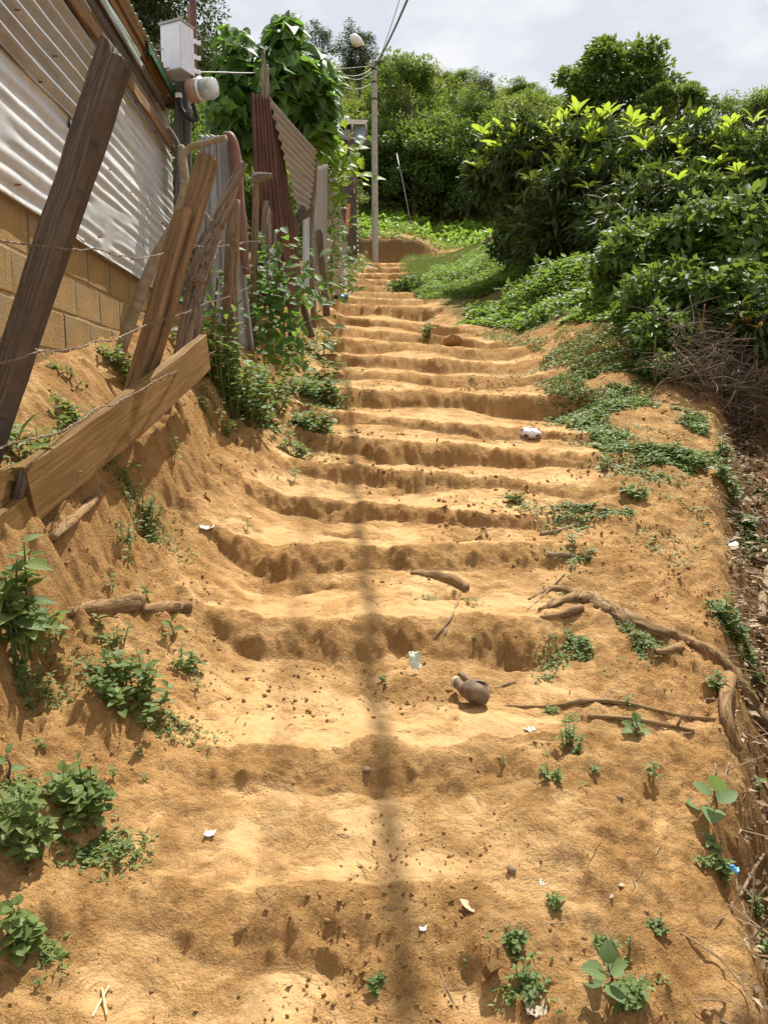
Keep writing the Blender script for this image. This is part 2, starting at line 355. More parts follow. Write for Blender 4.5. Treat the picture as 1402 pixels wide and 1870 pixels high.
XL_ = [-.6, -.56, -.66, -.66, -.76, -.66, -.60, -.64, -.58, -.78, -.98, -1.1, -.85, -.85, -.50, -.5]
XR_ = [.25, .28, .50, .74, .92, 1.15, 1.55, 1.62, 1.60, 1.80, 1.40, .92, .75, .42, .54, .5]
def path_l(y): return np.interp(y, Yk_, XL_)
def path_r(y): return np.interp(y, Yk_, XR_)
def ditch_x(y): return 0.06 + 0.412 * np.asarray(y, float)
def bank_h(y): return np.interp(y, [-3, 1, 2.6, 3.5, 4.6, 5.8, 7, 9, 11, 14, 20, 28, 34], [.5, .56, .60, .58, .53, .53, .62, .52, .40, .30, .30, .2, .15])
def _pit(px, py, rx, ry, d):
    p = onslope(px, py); return (p[0], p[1], rx, ry, d)
PITS = [_pit(650, 1700, .17, .08, .045), _pit(395, 1690, .13, .07, .012), _pit(680, 1390, .11, .07, .05), _pit(400, 1375, .15, .06, .03), _pit(560, 1395, .16, .06, .025), _pit(850, 1395, .20, .06, .025),
        _pit(660, 1165, .15, .10, .06), _pit(830, 1065, .12, .06, .05), _pit(940, 1175, .17, .08, .05), _pit(850, 960, .16, .08, .05), _pit(640, 955, .22, .07, .05),
        _pit(560, 1040, .30, .08, .05), _pit(740, 870, .35, .09, .04), _pit(760, 820, .5, .10, .05), _pit(960, 810, .16, .14, .05), _pit(760, 1220, .26, .10, .04)]
MOUND = [_pit(860, 1310, .22, .10, -.02), _pit(600, 1470, .5, .16, -.02)]
def height(x, y, full=False):
    x = np.asarray(x, float); y = np.asarray(y, float)
    wx = fbm(x * 5.5, y * 5.5, 3, 3) * 0.022; yy = y + wx
    plane = SLOPE * y
    # earth steps
    st = plane.copy(); ris = np.zeros_like(plane); idx = np.zeros(plane.shape, int); near_lip = np.zeros_like(plane)
    prev = lip_y(0, x); prevb = lip_y(0, x, False)
    for k in range(len(LIP) - 1):
        nxt = np.maximum(lip_y(k + 1, x), prev + 0.14); nxtb = lip_y(k + 1, x, False)
        m = (yy >= prev) & (yy < nxt)
        if m.any():
            Lk = (nxt - prev)[m]; d = (yy - prev)[m]; near = 0.05 * (LIP[k][0] < 2.0); rr = np.clip(0.150 + near + 0.085 * vnoise(x[m] * 2.3, x[m] * 0 + k * 5.7, 77) + 0.05 * vnoise(x[m] * 6.1, x[m] * 0 + k * 2.9, 78), 0.055, 0.6 * Lk)
            if k > 12: rr = np.clip(rr * 1.5, 0.07, 0.5 * Lk)
            z0 = SLOPE * prevb[m]; z1 = SLOPE * nxtb[m]; s = 0.085 + 0.05 * vnoise(x[m] * 1.6, x[m] * 0 + k * 4.1, 79) + 0.4 * near; run = Lk - rr
            dish = 0.018 * np.sin(np.clip(d / run, 0, 1) * math.pi)
            zt = z0 + s * np.minimum(d, run) - dish
            q = np.clip((d - run) / rr, 0, 1); zz = zt + np.maximum(z1 - (z0 + s * run), 0) * (1 - (1 - q) ** (1.7 + .5 * vnoise(x[m] * 3, x[m] * 0 + k, 80)))
            st[m] = zz; ris[m] = np.where(q > 0, np.clip(1.15 - q, 0, 1) * np.clip(q * 6, 0, 1), 0); idx[m] = k; near_lip[m] = np.clip(d / run, 0, 1)
        prev, prevb = nxt, nxtb
    xl, xr = path_l(y), path_r(y)
    en = 0.09 * vnoise(y * 1.7, x * 0.8, 91) + 0.05 * vnoise(y * 4.9, x * 2, 92)
    fade = np.clip(0.16 + 0.0 * y, 0, 1)
    mk = sstep(xl - 0.34, xl + 0.22, x + en) * (1 - sstep(xr - 0.25, xr + 0.40, x + en)) * sstep(-2.4, -2.0, y) * (1 - sstep(30.5, 31.2, y))
    lump = 0.040 * fbm(x * 2.0, y * 2.0, 11, 3) + 0.012 * vnoise(x * 11, y * 11, 12)
    amp = np.interp(y, [1.2, 2.6, 3.4, 5.2, 7], [.70, .72, .72, .80, .84]) + .30 * vnoise(x * 1.25 + idx * 3.7, y * .6, 151)
    z = plane - 0.015 + (st - plane) * mk * np.clip(amp, .22, 1.05) + lump * (1 - 0.72 * mk)
    ris = ris * mk * np.clip(amp * 1.15, 0, 1)
    for (cx, cy, rx, ry, d) in PITS + MOUND:
        e = ((x - cx) / rx) ** 2 + ((y - cy) / ry) ** 2
        z = z - d * np.exp(-e * 1.4)
        if d > 0.03: ris = np.maximum(ris, 0.7 * np.exp(-e * 1.6))
    # bank and yard beside the fence
    B = bank_h(y); bn = 0.10 * fbm(x * 0.7 + 5, y * 2.2, 15, 3)
    nr = 1 - sstep(6.0, 9.0, y)
    g = B * (0.42 * sstep(-.50 - .22 * (1 - nr), -1.15, x + bn * .6) + 0.58 * sstep(-.95 - .07 * nr, -1.15 - .07 * nr, x + bn * .5))
    yard = 0.40 * sstep(-1.18, -1.72, x) * (1 - sstep(8, 12, y))
    z = z + g + yard
    steep = sstep(-.80 - .14 * nr, -.92 - .14 * nr, x) * (1 - sstep(-1.12, -1.32, x)) * (1 - sstep(10, 14, y))
    # ditch along the other side and the bank beyond it
    dx = x - ditch_x(y) + 0.07 * fbm(x * 1.5, y * 1.8, 21, 3); dk = 1 - sstep(7.0, 8.6, y)
    lip2 = -0.05 * sstep(-0.35, 0.0, dx)
    dz = lip2 + -0.36 * sstep(0.0, 0.26, dx) + 0.80 * sstep(0.50, 1.15, dx) + 0.3 * sstep(1.1, 3.0, dx)
    z = z + dz * dk
    far_r = 0.62 * sstep(1.3, 3.0, x - 0.03 * (y - 9)) * (1 - dk) * (1 - sstep(26, 34, y))
    z = z + far_r
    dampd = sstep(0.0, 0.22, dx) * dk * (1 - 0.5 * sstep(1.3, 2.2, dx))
    # cut bank behind the path, field and hillside
    yc = y - 0.22 * np.clip(x - 2, 0, 30) * 0 - 0.5 * vnoise(x * 0.5, x * 0, 5)
    z = z + 0.60 * sstep(30.95, 31.35, yc) * (1 - 0.85 * sstep(.9, 2.6, x)) + 0.085 * np.clip(y - 31, 0, 9) + (0.53 - SLOPE) * np.clip(y - 40, 0, 60) - (SLOPE - .05) * np.clip(y - 100, 0, 1e4)
    z = z - 0.0 + np.where(y < -3, -SLOPE * 0.75 * (y + 3), 0)
    side = np.clip(np.abs(x) - 9, 0, 200); z = z - 0.22 * np.clip(x - 6, 0, 60) * sstep(42, 60, y)
    cut = sstep(30.7, 31.2, yc) * (1 - sstep(31.6, 32.1, yc)) * (1 - sstep(1.2, 2.6, x))
    # crumbly relief
    rg = 0.36 + 1.3 * np.clip(ris + steep + 0.5 * (1 - mk), 0, 1.4)
    lod = np.clip(5.0 / np.maximum(np.abs(y), 0.5), 0, 1)
    z = z + rg * lod * (0.016 * fbm(x * 13, y * 13, 41, 2) + 0.0075 * fbm(x * 38, y * 38, 43, 2)) + rg * 0.012 * fbm(x * 6.5, y * 6.5, 47, 2)
    cl = np.abs(fbm(x * 8.5, y * 8.5, 141, 3)) - .28; cl2 = np.abs(fbm(x * 24, y * 24, 143, 2)) - .25
    z = z + (0.10 + np.clip(ris + 0.6 * steep + 0.30 * (1 - mk), 0, 1)) * ((0.030 + .014 * (y < 3.4)) * cl + (0.014 + .006 * (y < 3.4)) * lod * cl2)
    if not full: return z
    worn = mk * (1 - 0.95 * np.clip(ris * 1.5, 0, 1)) * (0.55 + 0.30 * (1 - near_lip)) + 0.36 * (1 - mk) * (1 - steep)
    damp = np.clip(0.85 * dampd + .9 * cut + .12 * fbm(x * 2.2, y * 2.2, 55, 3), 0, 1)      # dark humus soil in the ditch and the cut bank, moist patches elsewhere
    green = sstep(30.6, 33, y) * (1 - cut) * np.where(y < 40, .42, .85) + sstep(.0, .5, x - path_r(y)) * sstep(8.8, 10.2, y) * 0.9 * (1 - sstep(29, 31, y)) + sstep(11, 15, y) * sstep(-.1, -.5, x - path_l(y)) * 0.8 + sstep(1.0, 2.5, dx) * 0.35 * dk
    return z, worn, damp, np.clip(green, 0, 1), idx, mk
def hgt(x, y): return float(height(np.array([x], float), np.array([y], float))[0])
_TS = np.concatenate([np.arange(0.8, 6, .006), np.arange(6, 18, .02), np.arange(18, 90, .08)])
def G(px, py):                        # where a sight line meets the ground
    d = ray(px, py); d = d / d[1]; P = EYE[None] + d[None] * _TS[:, None]
    below = P[:, 2] <= height(P[:, 0], P[:, 1])
    i = int(np.argmax(below)) if below.any() else len(_TS) - 1
    return P[i].copy() if below.any() else P[i]
def drop(P):
    P = np.array(P, float); P[..., 2] = height(P[..., 0].ravel(), P[..., 1].ravel()).reshape(P[..., 0].shape); return P
SOIL = m_soil()
def build_ground():
    def run(a, b, s): return np.arange(a, b - 1e-6, s)
    def grow(a, b, s, g):
        r, v = [], a
        while v < b: r.append(v); s *= g; v += s
        return np.array(r)
    ys = np.concatenate([-grow(0, 40, .2, 1.12)[::-1], run(0.05, 1.15, .06), run(1.15, 2.6, .008), run(2.6, 4.6, .0115), run(4.6, 8, .017), run(8, 14, .03), run(14, 32.6, .075), grow(32.6, 130, .3, 1.05), [140]])
    xs = np.concatenate([-grow(3.0, 90, .12, 1.15)[::-1], run(-2.9, -1.4, .05), run(-1.4, 1.4, .0105), run(1.4, 3.2, .022), run(3.2, 6, .05), grow(6, 90, .12, 1.13)])
    X, Y = np.meshgrid(xs, ys); shp = X.shape
    z, worn, damp, green, idx, mk = [a.reshape(shp) for a in height(X.ravel(), Y.ravel(), True)]
    dzdy, dzdx = np.gradient(z, ys, xs); N = nrm(np.stack([-dzdx, -dzdy, np.ones(shp)], -1)).reshape(-1, 3)
    V = np.stack([X, Y, z], -1).reshape(-1, 3); nx = len(xs)
    i, j = np.meshgrid(np.arange(len(ys) - 1), np.arange(nx - 1), indexing='ij'); a = (i * nx + j).ravel()
    F = np.stack([a, a + 1, a + nx + 1, a + nx], 1)
    fm, fi, fy, fx = mk.ravel()[a], idx.ravel()[a], V[a, 1], V[a, 0]
    lab = np.where((fm > 0.45) & (fy > -2) & (fy < 31), fi, np.where(fy > 32.5, 101, 100))
    A = {'worn': worn.ravel(), 'damp': damp.ravel(), 'green': green.ravel()}
    root = thing('dirt_path', 'worn clay path cut into earth steps climbing beside the fence', None, (0, 0, 0)); root['kind'] = 'structure'
    for l in np.unique(lab):
        f = F[lab == l]; u, inv = np.unique(f, return_inverse=True)
        nm, par = ('ground', None) if l == 100 else ('hillside', None) if l == 101 else ('earth_step', root)
        me = make_mesh(nm, V[u] - (wloc(root) if par else 0), inv.reshape(f.shape), SOIL, True, {k: v[u] for k, v in A.items()})
        me.normals_split_custom_set_from_vertices(N[u].tolist())
        o = link(nm, me, par)
        if not par: set_props(o, kind='structure', label='bare clay slope around the stepped path' if l == 100 else 'steep green hillside rising behind the path')
        elif l < 4: bpy.data.objects.remove(o) if False else None
build_ground()

# ------------------------------------------------------------------ materials of built things
M_DARKWOOD = m_wood('weathered_dark_timber', [(.070, .050, .037), (.125, .095, .070), (.20, .155, .115)], 3, 90, crack=.5)
M_BROWNWOOD = m_wood('brown_board', [(.16, .095, .045), (.25, .155, .075), (.34, .225, .12)], 3, 80, crack=.35)
M_YELWOOD = m_wood('new_yellow_plank', [(.165, .088, .026), (.225, .126, .040), (.29, .18, .068)], 2.2, 48, dark=(.15, .08, .03), crack=.35, rough=.75)
M_GREYWOOD = m_wood('grey_split_post', [(.12, .088, .062), (.24, .185, .135), (.40, .33, .26)], 5, 110, crack=.9)
M_POSTWOOD = m_wood('round_post_wood', [(.14, .092, .055), (.23, .155, .092), (.34, .25, .16)], 5, 90, crack=.7, soil=.3)
M_BARK = m_wood('pale_branch_bark', [(.20, .155, .095), (.30, .235, .15), (.42, .35, .24)], 30, 14, crack=.25)
M_ROOT = m_wood('root_bark', [(.15, .085, .038), (.27, .165, .075), (.40, .27, .14)], 9, 55, crack=.8, soil=.85)
M_TWIG = m_wood('dry_twig', [(.17, .11, .06), (.28, .19, .11), (.42, .32, .21)], 20, 60, crack=.2)
M_STRAW = m_plain('dry_straw', (.62, .52, .27), .7)
M_GALV = m_metal('galvanised_sheet', (.74, .74, .73), (.50, .49, .475), .42, .25, rust=(.34, .22, .12), rust_amt=.05, dirt=(.56, .51, .42))
M_GREYSHEET = m_metal('old_grey_sheet', (.47, .46, .44), (.33, .32, .305), .5, .35, rust=(.22, .12, .07), rust_amt=.08, dirt=(.30, .26, .21))
M_RUST = m_metal('rusted_sheet', (.15, .072, .052), (.085, .042, .032), .8, .1, rust=(.21, .105, .065), rust_amt=.45)
M_RUSTEDGE = m_metal('rusty_edge', (.24, .12, .08), (.16, .075, .05), .7, .1)
M_FENCESHEET = m_metal('weathered_corrugated', (.41, .385, .35), (.30, .28, .25), .6, .2, rust=(.26, .14, .075), rust_amt=.06)
M_PALESTRIP = m_metal('pale_blue_strip', (.58, .63, .63), (.48, .52, .52), .5, .2, rust=(.2, .1, .05), rust_amt=.1)
M_GREENROOF = m_metal('green_painted_sheet', (.03, .22, .12), (.02, .14, .08), .4, .1)
M_BOX = m_metal('painted_steel_box', (.74, .76, .79), (.68, .70, .74), .42, .25, rust=(.25, .12, .06), rust_amt=-.05)
M_CONDUIT = m_plain('red_brown_conduit', (.13, .042, .032), .45, var=.3, scale=30)
M_CLAMP = m_plain('bright_clamp', (.72, .72, .70), .35, .6, var=.1)
M_METERBASE = m_plain('faded_meter_base', (.42, .26, .19), .6, var=.2, scale=20)
M_METERIN = m_plain('meter_dial_housing', (.52, .52, .50), .5, var=.25, scale=30)
M_BLACK = m_plain('black_rubber', (.022, .022, .023), .5, var=.2)
M_GREYPOST = m_wood('grey_painted_post', [(.085, .085, .08), (.13, .13, .12), (.2, .2, .185)], 2, 60, crack=.5)
M_WIRE = m_plain('rusty_wire', (.20, .145, .105), .6, .5, var=.5, scale=60)
M_CABLE = m_plain('cable_sheath', (.06, .062, .066), .5, 0, var=.2)
M_CONCRETE = m_plain('pole_concrete', (.36, .335, .27), .9, var=.22, scale=7)
M_WHITE = m_plain('white_paint', (.78, .78, .76), .4, var=.06)
M_LENS = m_plain('lamp_lens', (.62, .58, .46), .25, var=.1)
def m_block():
    k = material('stained_block'); o = k.coords((1, 1, 1)); n = k.noise(o, 2.6, 5, .6); f = k.noise(o, 60, 5, .7); st = k.noise(k.coords((5, 5, 0.7)), 4.0, 5, .6)
    c = k.ramp(n, (.30, (.26, .205, .13)), (.50, (.33, .225, .105)), (.70, (.44, .255, .085)))
    c = k.mix(k.math('MULTIPLY', k.ramp(st, (.5, (0, 0, 0)), (.68, (1, 1, 1))), .5), c, (.17, .105, .045))
    c = k.mix(k.math('MULTIPLY', k.ramp(f, (.35, (1, 1, 1)), (.55, (0, 0, 0))), .35), c, (.16, .11, .06))
    return k.fin(c, .95, k.bump(f, .006, .9), None, .1)
M_BLOCK = m_block()
M_MORTAR = m_plain('mortar', (.33, .235, .12), .95, var=.2, scale=30)
def m_glass():
    k = material('meter_glass'); k.b.inputs['Transmission Weight'].default_value = 1.0
    return k.fin((.95, .97, .97), .06, None, None, .5)
M_GLASS = m_glass()

# ------------------------------------------------------------------ house of blocks and sheets beside the path
def WP(s, z, off=0.0): return np.array([-1.64 - 0.045 * (s - 4.13) + off, s, z])
house = thing('house', 'concrete block house clad in corrugated metal sheets above its stained wall', 'house', WP(4.5, 2.0, -.1))
block_me = []
for v in range(4):
    bx = beam((-.195, 0, 0), (.195, 0, 0), .192, .14, (0, 0, 1), n=6, rough=.0035, seed=300 + v, bev=.05)
    block_me.append(make_mesh('concrete_block', bx[0], bx[1], M_BLOCK, False, {'guv': bx[2]}))
for r in range(6):
    z = 2.50 - 0.201 * (r + .5)
    for c in range(12):
        s = 2.25 + .4 * c + (.2 if r % 2 else 0)
        if s > 6.45 or z < height(np.array([-1.6]), np.array([s]))[0] - .25: continue
        o = link('concrete_block', random.choice(block_me), house, WP(s, z, -.075 + random.uniform(-.004, .004)) - wloc(house))
        o.rotation_euler = (random.uniform(-.006, .006), 0, math.radians(90) + .045 + random.uniform(-.006, .006))
mv = [WP(2.05, 1.1, -.011), WP(6.66, 1.1, -.011), WP(6.66, 2.53, -.011), WP(2.05, 2.53, -.011), WP(2.05, 1.1, -.13), WP(6.66, 1.1, -.13), WP(6.66, 2.53, -.13), WP(2.05, 2.53, -.13)]
part('mortar', (mv, [(0, 1, 2, 3), (5, 4, 7, 6), (4, 0, 3, 7), (1, 5, 6, 2), (3, 2, 6, 7), (4, 5, 1, 0)]), M_MORTAR, house)
def wsheet(s0, s1, z0, z1, off, pitch, amp, seed, mat=M_GALV, dz=(0, 0), **kw):
    return part('metal_sheet', sheet(WP(s0, z0, off), WP(s1, z0 + dz[0], off), WP(s1, z1 + dz[1], off), WP(s0, z1, off), (z1 - z0) / pitch, amp, nu=40, seed=seed, **kw), mat, house, True)
wsheet(2.2, 4.32, 2.50, 3.20, .022, .085, .0065, 3, dent=.006, jag=.008, flat=(.12, .35))
wsheet(4.18, 5.72, 2.49, 3.12, .030, .075, .006, 5, dent=.006, jag=.01, flat=(.15, .4))
wsheet(5.60, 6.64, 2.49, 3.10, .022, .075, .006, 6, dent=.005, jag=.01, flat=(.15, .4))
wsheet(4.30, 6.64, 3.06, 3.68, .012, .075, .006, 7, dent=.004, flat=(.05, .2))
wsheet(2.2, 4.55, 3.09, 3.78, .048, .088, .017, 9, M_GREYSHEET, dent=.006, jag=.012)
wsheet(3.9, 6.66, 3.66, 4.02, .000, .080, .012, 11, M_GREYSHEET, dent=.004)
nails = []
for zz, s0, s1, st in ((3.10, 2.5, 4.4, .42), (2.58, 2.4, 6.5, .55), (3.62, 4.4, 6.5, .5), (3.02, 4.3, 6.5, .47), (3.30, 2.5, 4.4, .5)):
    for s in np.arange(s0, s1, st):
        p = WP(s + random.uniform(-.06, .06), zz + random.uniform(-.012, .012), .040 if zz < 3.2 else .062); nails.append(tube([p + [-.02, 0, 0], p, p + [.006, 0, 0]], [.0045, .0045, .002], n=8))
part('nail_heads', join(*nails), M_RUSTEDGE, house, kind='stuff')
def wbeam(name, s0, z0, s1, z1, off, w, h, mat, seed, **kw): part(name, beam(WP(s0, z0, off), WP(s1, z1, off), w, h, (0, 0, 1), n=22, seed=seed, **kw), mat, house)
wbeam('purlin', 2.2, 3.655, 6.6, 3.665, .075, .075, .03, M_BROWNWOOD, 21, rough=.006)
wbeam('eave_board', 2.2, 4.055, 6.60, 4.055, .085, .06, .022, M_YELWOOD, 22, rough=.003)
wbeam('eave_board', 2.2, 3.985, 6.25, 3.985, .070, .05, .022, M_YELWOOD, 23, rough=.003)
wbeam('eave_board', 2.2, 3.90, 6.2, 3.895, .060, .06, .03, M_DARKWOOD, 24, rough=.004)
part('roof_sheet', sheet(WP(2.0, 4.10, .12), WP(2.0, 4.75, -2.6), WP(6.68, 4.75, -2.6), WP(6.68, 4.10, .12), 48, .010, nu=10, per=6, seed=2), M_GREYSHEET, house, True)
part('roof_flashing', sheet(WP(5.55, 4.085, .105), WP(6.68, 4.09, .10), WP(6.68, 3.98, .115), WP(5.55, 3.975, .135), 1.5, .004, nu=12, seed=4), M_GREENROOF, house, True)
part('roof_flashing', sheet(WP(4.2, 3.90, .10), WP(5.35, 3.90, .10), WP(5.35, 3.80, .13), WP(4.2, 3.80, .13), 2, .006, nu=12, seed=8), m_metal('pale_green_sheet', (.50, .60, .55), (.36, .46, .42), .45, .2), house, True)
part('metal_sheet', sheet(WP(6.66, 2.3, 0), WP(6.70, 2.3, -2.6), WP(6.70, 4.5, -2.6), WP(6.66, 3.98, 0), 24, .01, nu=12, per=6, seed=12), M_GALV, house, True)
for s in (2.6, 3.6, 4.6, 5.6, 6.5): part('rafter', beam(WP(s, 4.02, .10), WP(s, 4.66, -2.5), .08, .05, (0, 0, 1), n=6, seed=int(s * 10)), M_DARKWOOD, house)

# ------------------------------------------------------------------ fence: leaning timbers, posts, plank, barbed wire
def post(name, label, pts, radpx, mat, cat='fence post', rough=.12, n=14, sub=5, seed=1, extra=None, pname='trunk'):
    """pts: (px, py, Y); the lowest first, pushed into the soil"""
    P = [at(*p) for p in pts]; P[0] = P[0] + nrm(P[0] - P[1]) * .25
    R = [r * p[2] / FPX for r, p in zip(radpx, pts)]
    t = thing(name, label, cat, P[0])
    part(pname, tube(P, R, n=n, sub=sub, rough=rough, seed=seed), mat, t, True)
    for nm, q, rr, m in (extra or []):
        part(nm, tube([at(*p) for p in q], [r * q[0][2] / FPX for r in rr], n=9, sub=4, rough=rough, seed=seed + 7), m, t, True)
    return t
t = thing('timber_post', 'thick dark sawn timber leaning over the long yellow plank', 'fence post', at(-70, 960, 2.72))
part('timber', beam(at(-82, 990, 2.76), at(214, 92, 2.76), .106, .08, (1, -.35, .3), n=70, rough=.004, seed=5, end1=-.07, bev=.08), M_DARKWOOD, t)
sp = []
for i in range(46):                    # torn fibres on the sawn top
    b = at(random.uniform(196, 246), 0, 2.73); u = random.random(); b = at(194 + 50 * u, 78 + 52 * u + random.uniform(0, 34) * u, 2.715 + random.uniform(0, .05))
    sp.append(tube([b, b + np.array([random.uniform(-.006, .010), -.004, random.uniform(.004, .022)])], [.0022, .0006], n=4))
part('splinters', join(*sp), M_DARKWOOD, t, kind='stuff')
t = thing('split_post', 'brown split board post leaning behind the far end of the plank', 'fence post', at(240, 705, 3.95))
part('long_half', beam(at(250, 735, 3.95), at(381, 288, 4.13), .108, .055, (1, -.2, .3), n=24, rough=.005, seed=15, end1=-.035), M_BROWNWOOD, t)
part('short_half', beam(at(236, 735, 3.88), at(335, 385, 4.02), .078, .05, (1, -.2, .3), n=18, rough=.006, seed=16, end1=.03), M_BROWNWOOD, t)
for (a, b) in (((272, 541, 3.89), (284, 537, 3.85)), ((252, 645, 3.86), (271, 652, 3.83)), ((263, 575, 3.88), (272, 588, 3.84))):
    part('nail', tube([at(*a), at(*b)], .0028, n=6), M_WIRE, t)
post('forked_branch', 'pale crooked branch with a fork, standing behind the split board post', [(236, 600, 4.77), (262, 525, 4.77), (292, 455, 4.80), (318, 410, 4.82), (337, 345, 4.84), (334, 290, 4.86), (331, 268, 4.88)],
     [10.5, 10, 9.5, 9, 8, 7.5, 6], M_BARK, 'branch', .10, seed=3,
     extra=[('prong', [(333, 285, 4.86), (350, 268, 4.86), (372, 262, 4.84), (393, 256, 4.82), (413, 252, 4.80)], [5.5, 5.5, 5, 5, 5.5], M_BARK), ('prong', [(331, 280, 4.88), (320, 255, 4.91), (309, 236, 4.93)], [5, 5, 4.5], M_DARKWOOD)])
post('gnarled_post', 'grey gnarled fence post split at its top into a leaning spike', [(340, 640, 5.11), (352, 575, 5.11), (362, 505, 5.13), (378, 450, 5.13), (396, 408, 5.15)], [19, 19, 18, 17, 15], M_GREYWOOD, rough=.22, n=18, seed=8,
     extra=[('spike', [(398, 415, 5.15), (412, 375, 5.15), (428, 332, 5.13), (447, 296, 5.11)], [14, 11, 8.5, 7], M_GREYWOOD), ('knot', [(356, 512, 5.02), (364, 508, 4.98), (372, 516, 4.96)], [9, 9, 5], M_GREYWOOD), ('spike', [(384, 420, 5.11), (379, 400, 5.11), (372, 388, 5.11)], [8, 5, 2], M_GREYWOOD)])
post('round_post', 'stout round brown post rising out of the leafy bank weeds', [(424, 660, 5.66), (422, 590, 5.66), (421, 520, 5.66), (424, 440, 5.68), (428, 365, 5.68)], [14, 13.5, 13, 12, 10], M_POSTWOOD, rough=.12, n=16, seed=11)
post('knobbed_post', 'slim straight post with a gnarled knob on its top', [(462, 590, 6.94), (464, 500, 6.94), (466, 420, 6.94), (468, 332, 6.94)], [6.5, 6.5, 6.2, 6], M_POSTWOOD, rough=.06, seed=13,
     extra=[('knob', [(464, 332, 6.94), (472, 325, 6.92), (486, 323, 6.90), (497, 320, 6.90)], [9, 9.5, 7, 3.5], M_GREYWOOD), ('knob', [(468, 330, 6.94), (463, 321, 6.94), (461, 313, 6.94)], [7, 5, 3], M_GREYWOOD)])
post('stump_post', 'short grey splintered post stump in front of the rusty sheet', [(489, 480, 7.38), (487, 430, 7.38), (486, 395, 7.38), (487, 368, 7.40)], [9, 9, 8, 4.5], M_GREYWOOD, rough=.25, n=14, seed=17)
post('stump_post', 'thin pale pointed stump beside the splintered one', [(502, 490, 7.49), (501, 450, 7.49), (502, 420, 7.49)], [5.5, 5, 3], M_GREYWOOD, rough=.2, seed=19)
post('branchy_post', 'dark post with a branching knob below the tilted corrugated sheet', [(536, 575, 8.4), (536, 500, 8.4), (535, 440, 8.4), (541, 400, 8.4)], [10, 9.5, 9, 8], M_DARKWOOD, rough=.2, seed=23,
     extra=[('knob', [(541, 405, 8.4), (550, 388, 8.38), (554, 376, 8.36)], [8, 6, 3.5], M_DARKWOOD), ('knob', [(545, 398, 8.38), (560, 392, 8.36), (572, 378, 8.34)], [7, 5.5, 3], M_DARKWOOD)])
post('forked_post', 'tall thin forked pole at the far edge of the tilted corrugated sheet', [(572, 560, 9.6), (569, 480, 9.6), (567, 420, 9.6), (572, 330, 9.6), (578, 262, 9.6), (580, 205, 9.6)], [5.5, 5.5, 5.5, 6, 5.5, 4], M_GREYWOOD, rough=.15, seed=29,
     extra=[('prong', [(579, 262, 9.6), (587, 232, 9.58), (597, 214, 9.56)], [4.5, 4, 3], M_GREYWOOD)])
post('leaning_prop', 'short dark prop leaning at the foot of the branchy post', [(558, 575, 8.6), (549, 540, 8.6), (541, 500, 8.6)], [6, 6, 5.5], M_DARKWOOD, rough=.15, seed=31)
post('corner_post', 'dark broken post beside the pale metal strip', [(594, 545, 11.5), (588, 480, 11.5), (584, 420, 11.5)], [6, 6, 5], M_DARKWOOD, rough=.2, seed=33)
# plank
pl_near, pl_far = 2.58, 4.62
def plank_pt(px, py):
    f = np.clip((px - 20) / 350, -.4, 1.2); return at(px, py, pl_near * (1 - f) ** 1 + pl_far * f if True else 0)
pA, pB = at(-60, 998, 2.26), at(378, 646, 4.6)
t = thing('long_plank', 'long yellow plank on edge nailed across the bank below the leaning timbers', 'plank', pA)
# the plank is one board with its upper near corner broken away
a0, a1 = at(46, 906, 2.60), at(374, 643, 4.58)
bv = beam(a0, a1, .205, .048, (0, 0, 1), n=46, rough=.004, seed=41, bev=.06, bow=.02)
part('board', bv, M_YELWOOD, t)
b0, b1 = at(-70, 1026, 2.25), at(47, 932, 2.605)
part('broken_end', beam(b0, b1, .106, .0325, (0, 0, 1), n=14, rough=.004, seed=43, bev=.06), M_YELWOOD, t)
part('gap_shade', tube([at(44, 852, 2.585), at(40, 880, 2.575), at(32, 908, 2.575), at(27, 936, 2.58)], [.012, .017, .018, .014], n=10, sub=5, rough=.35, seed=45), M_DARKWOOD, t, True)  # dark tube stands in for the shaded crack between plank and stub
for (px, py) in ((252, 726), (349, 690), (62, 930)): part('nail', tube([at(px, py, 2.57 + (px - 20) / 350 * 2.0), at(px + 3, py - 4, 2.53 + (px - 20) / 350 * 2.0)], .003, n=6), M_WIRE, t)
single('plank_stub', beam(at(-80, 935, 2.28), at(34, 884, 2.65), .150, .032, (0, 0, 1), n=10, rough=.004, seed=47, bev=.06, end1=-.02), M_YELWOOD, 'short sawn plank stub butted against the broken end of the long plank', 'plank')
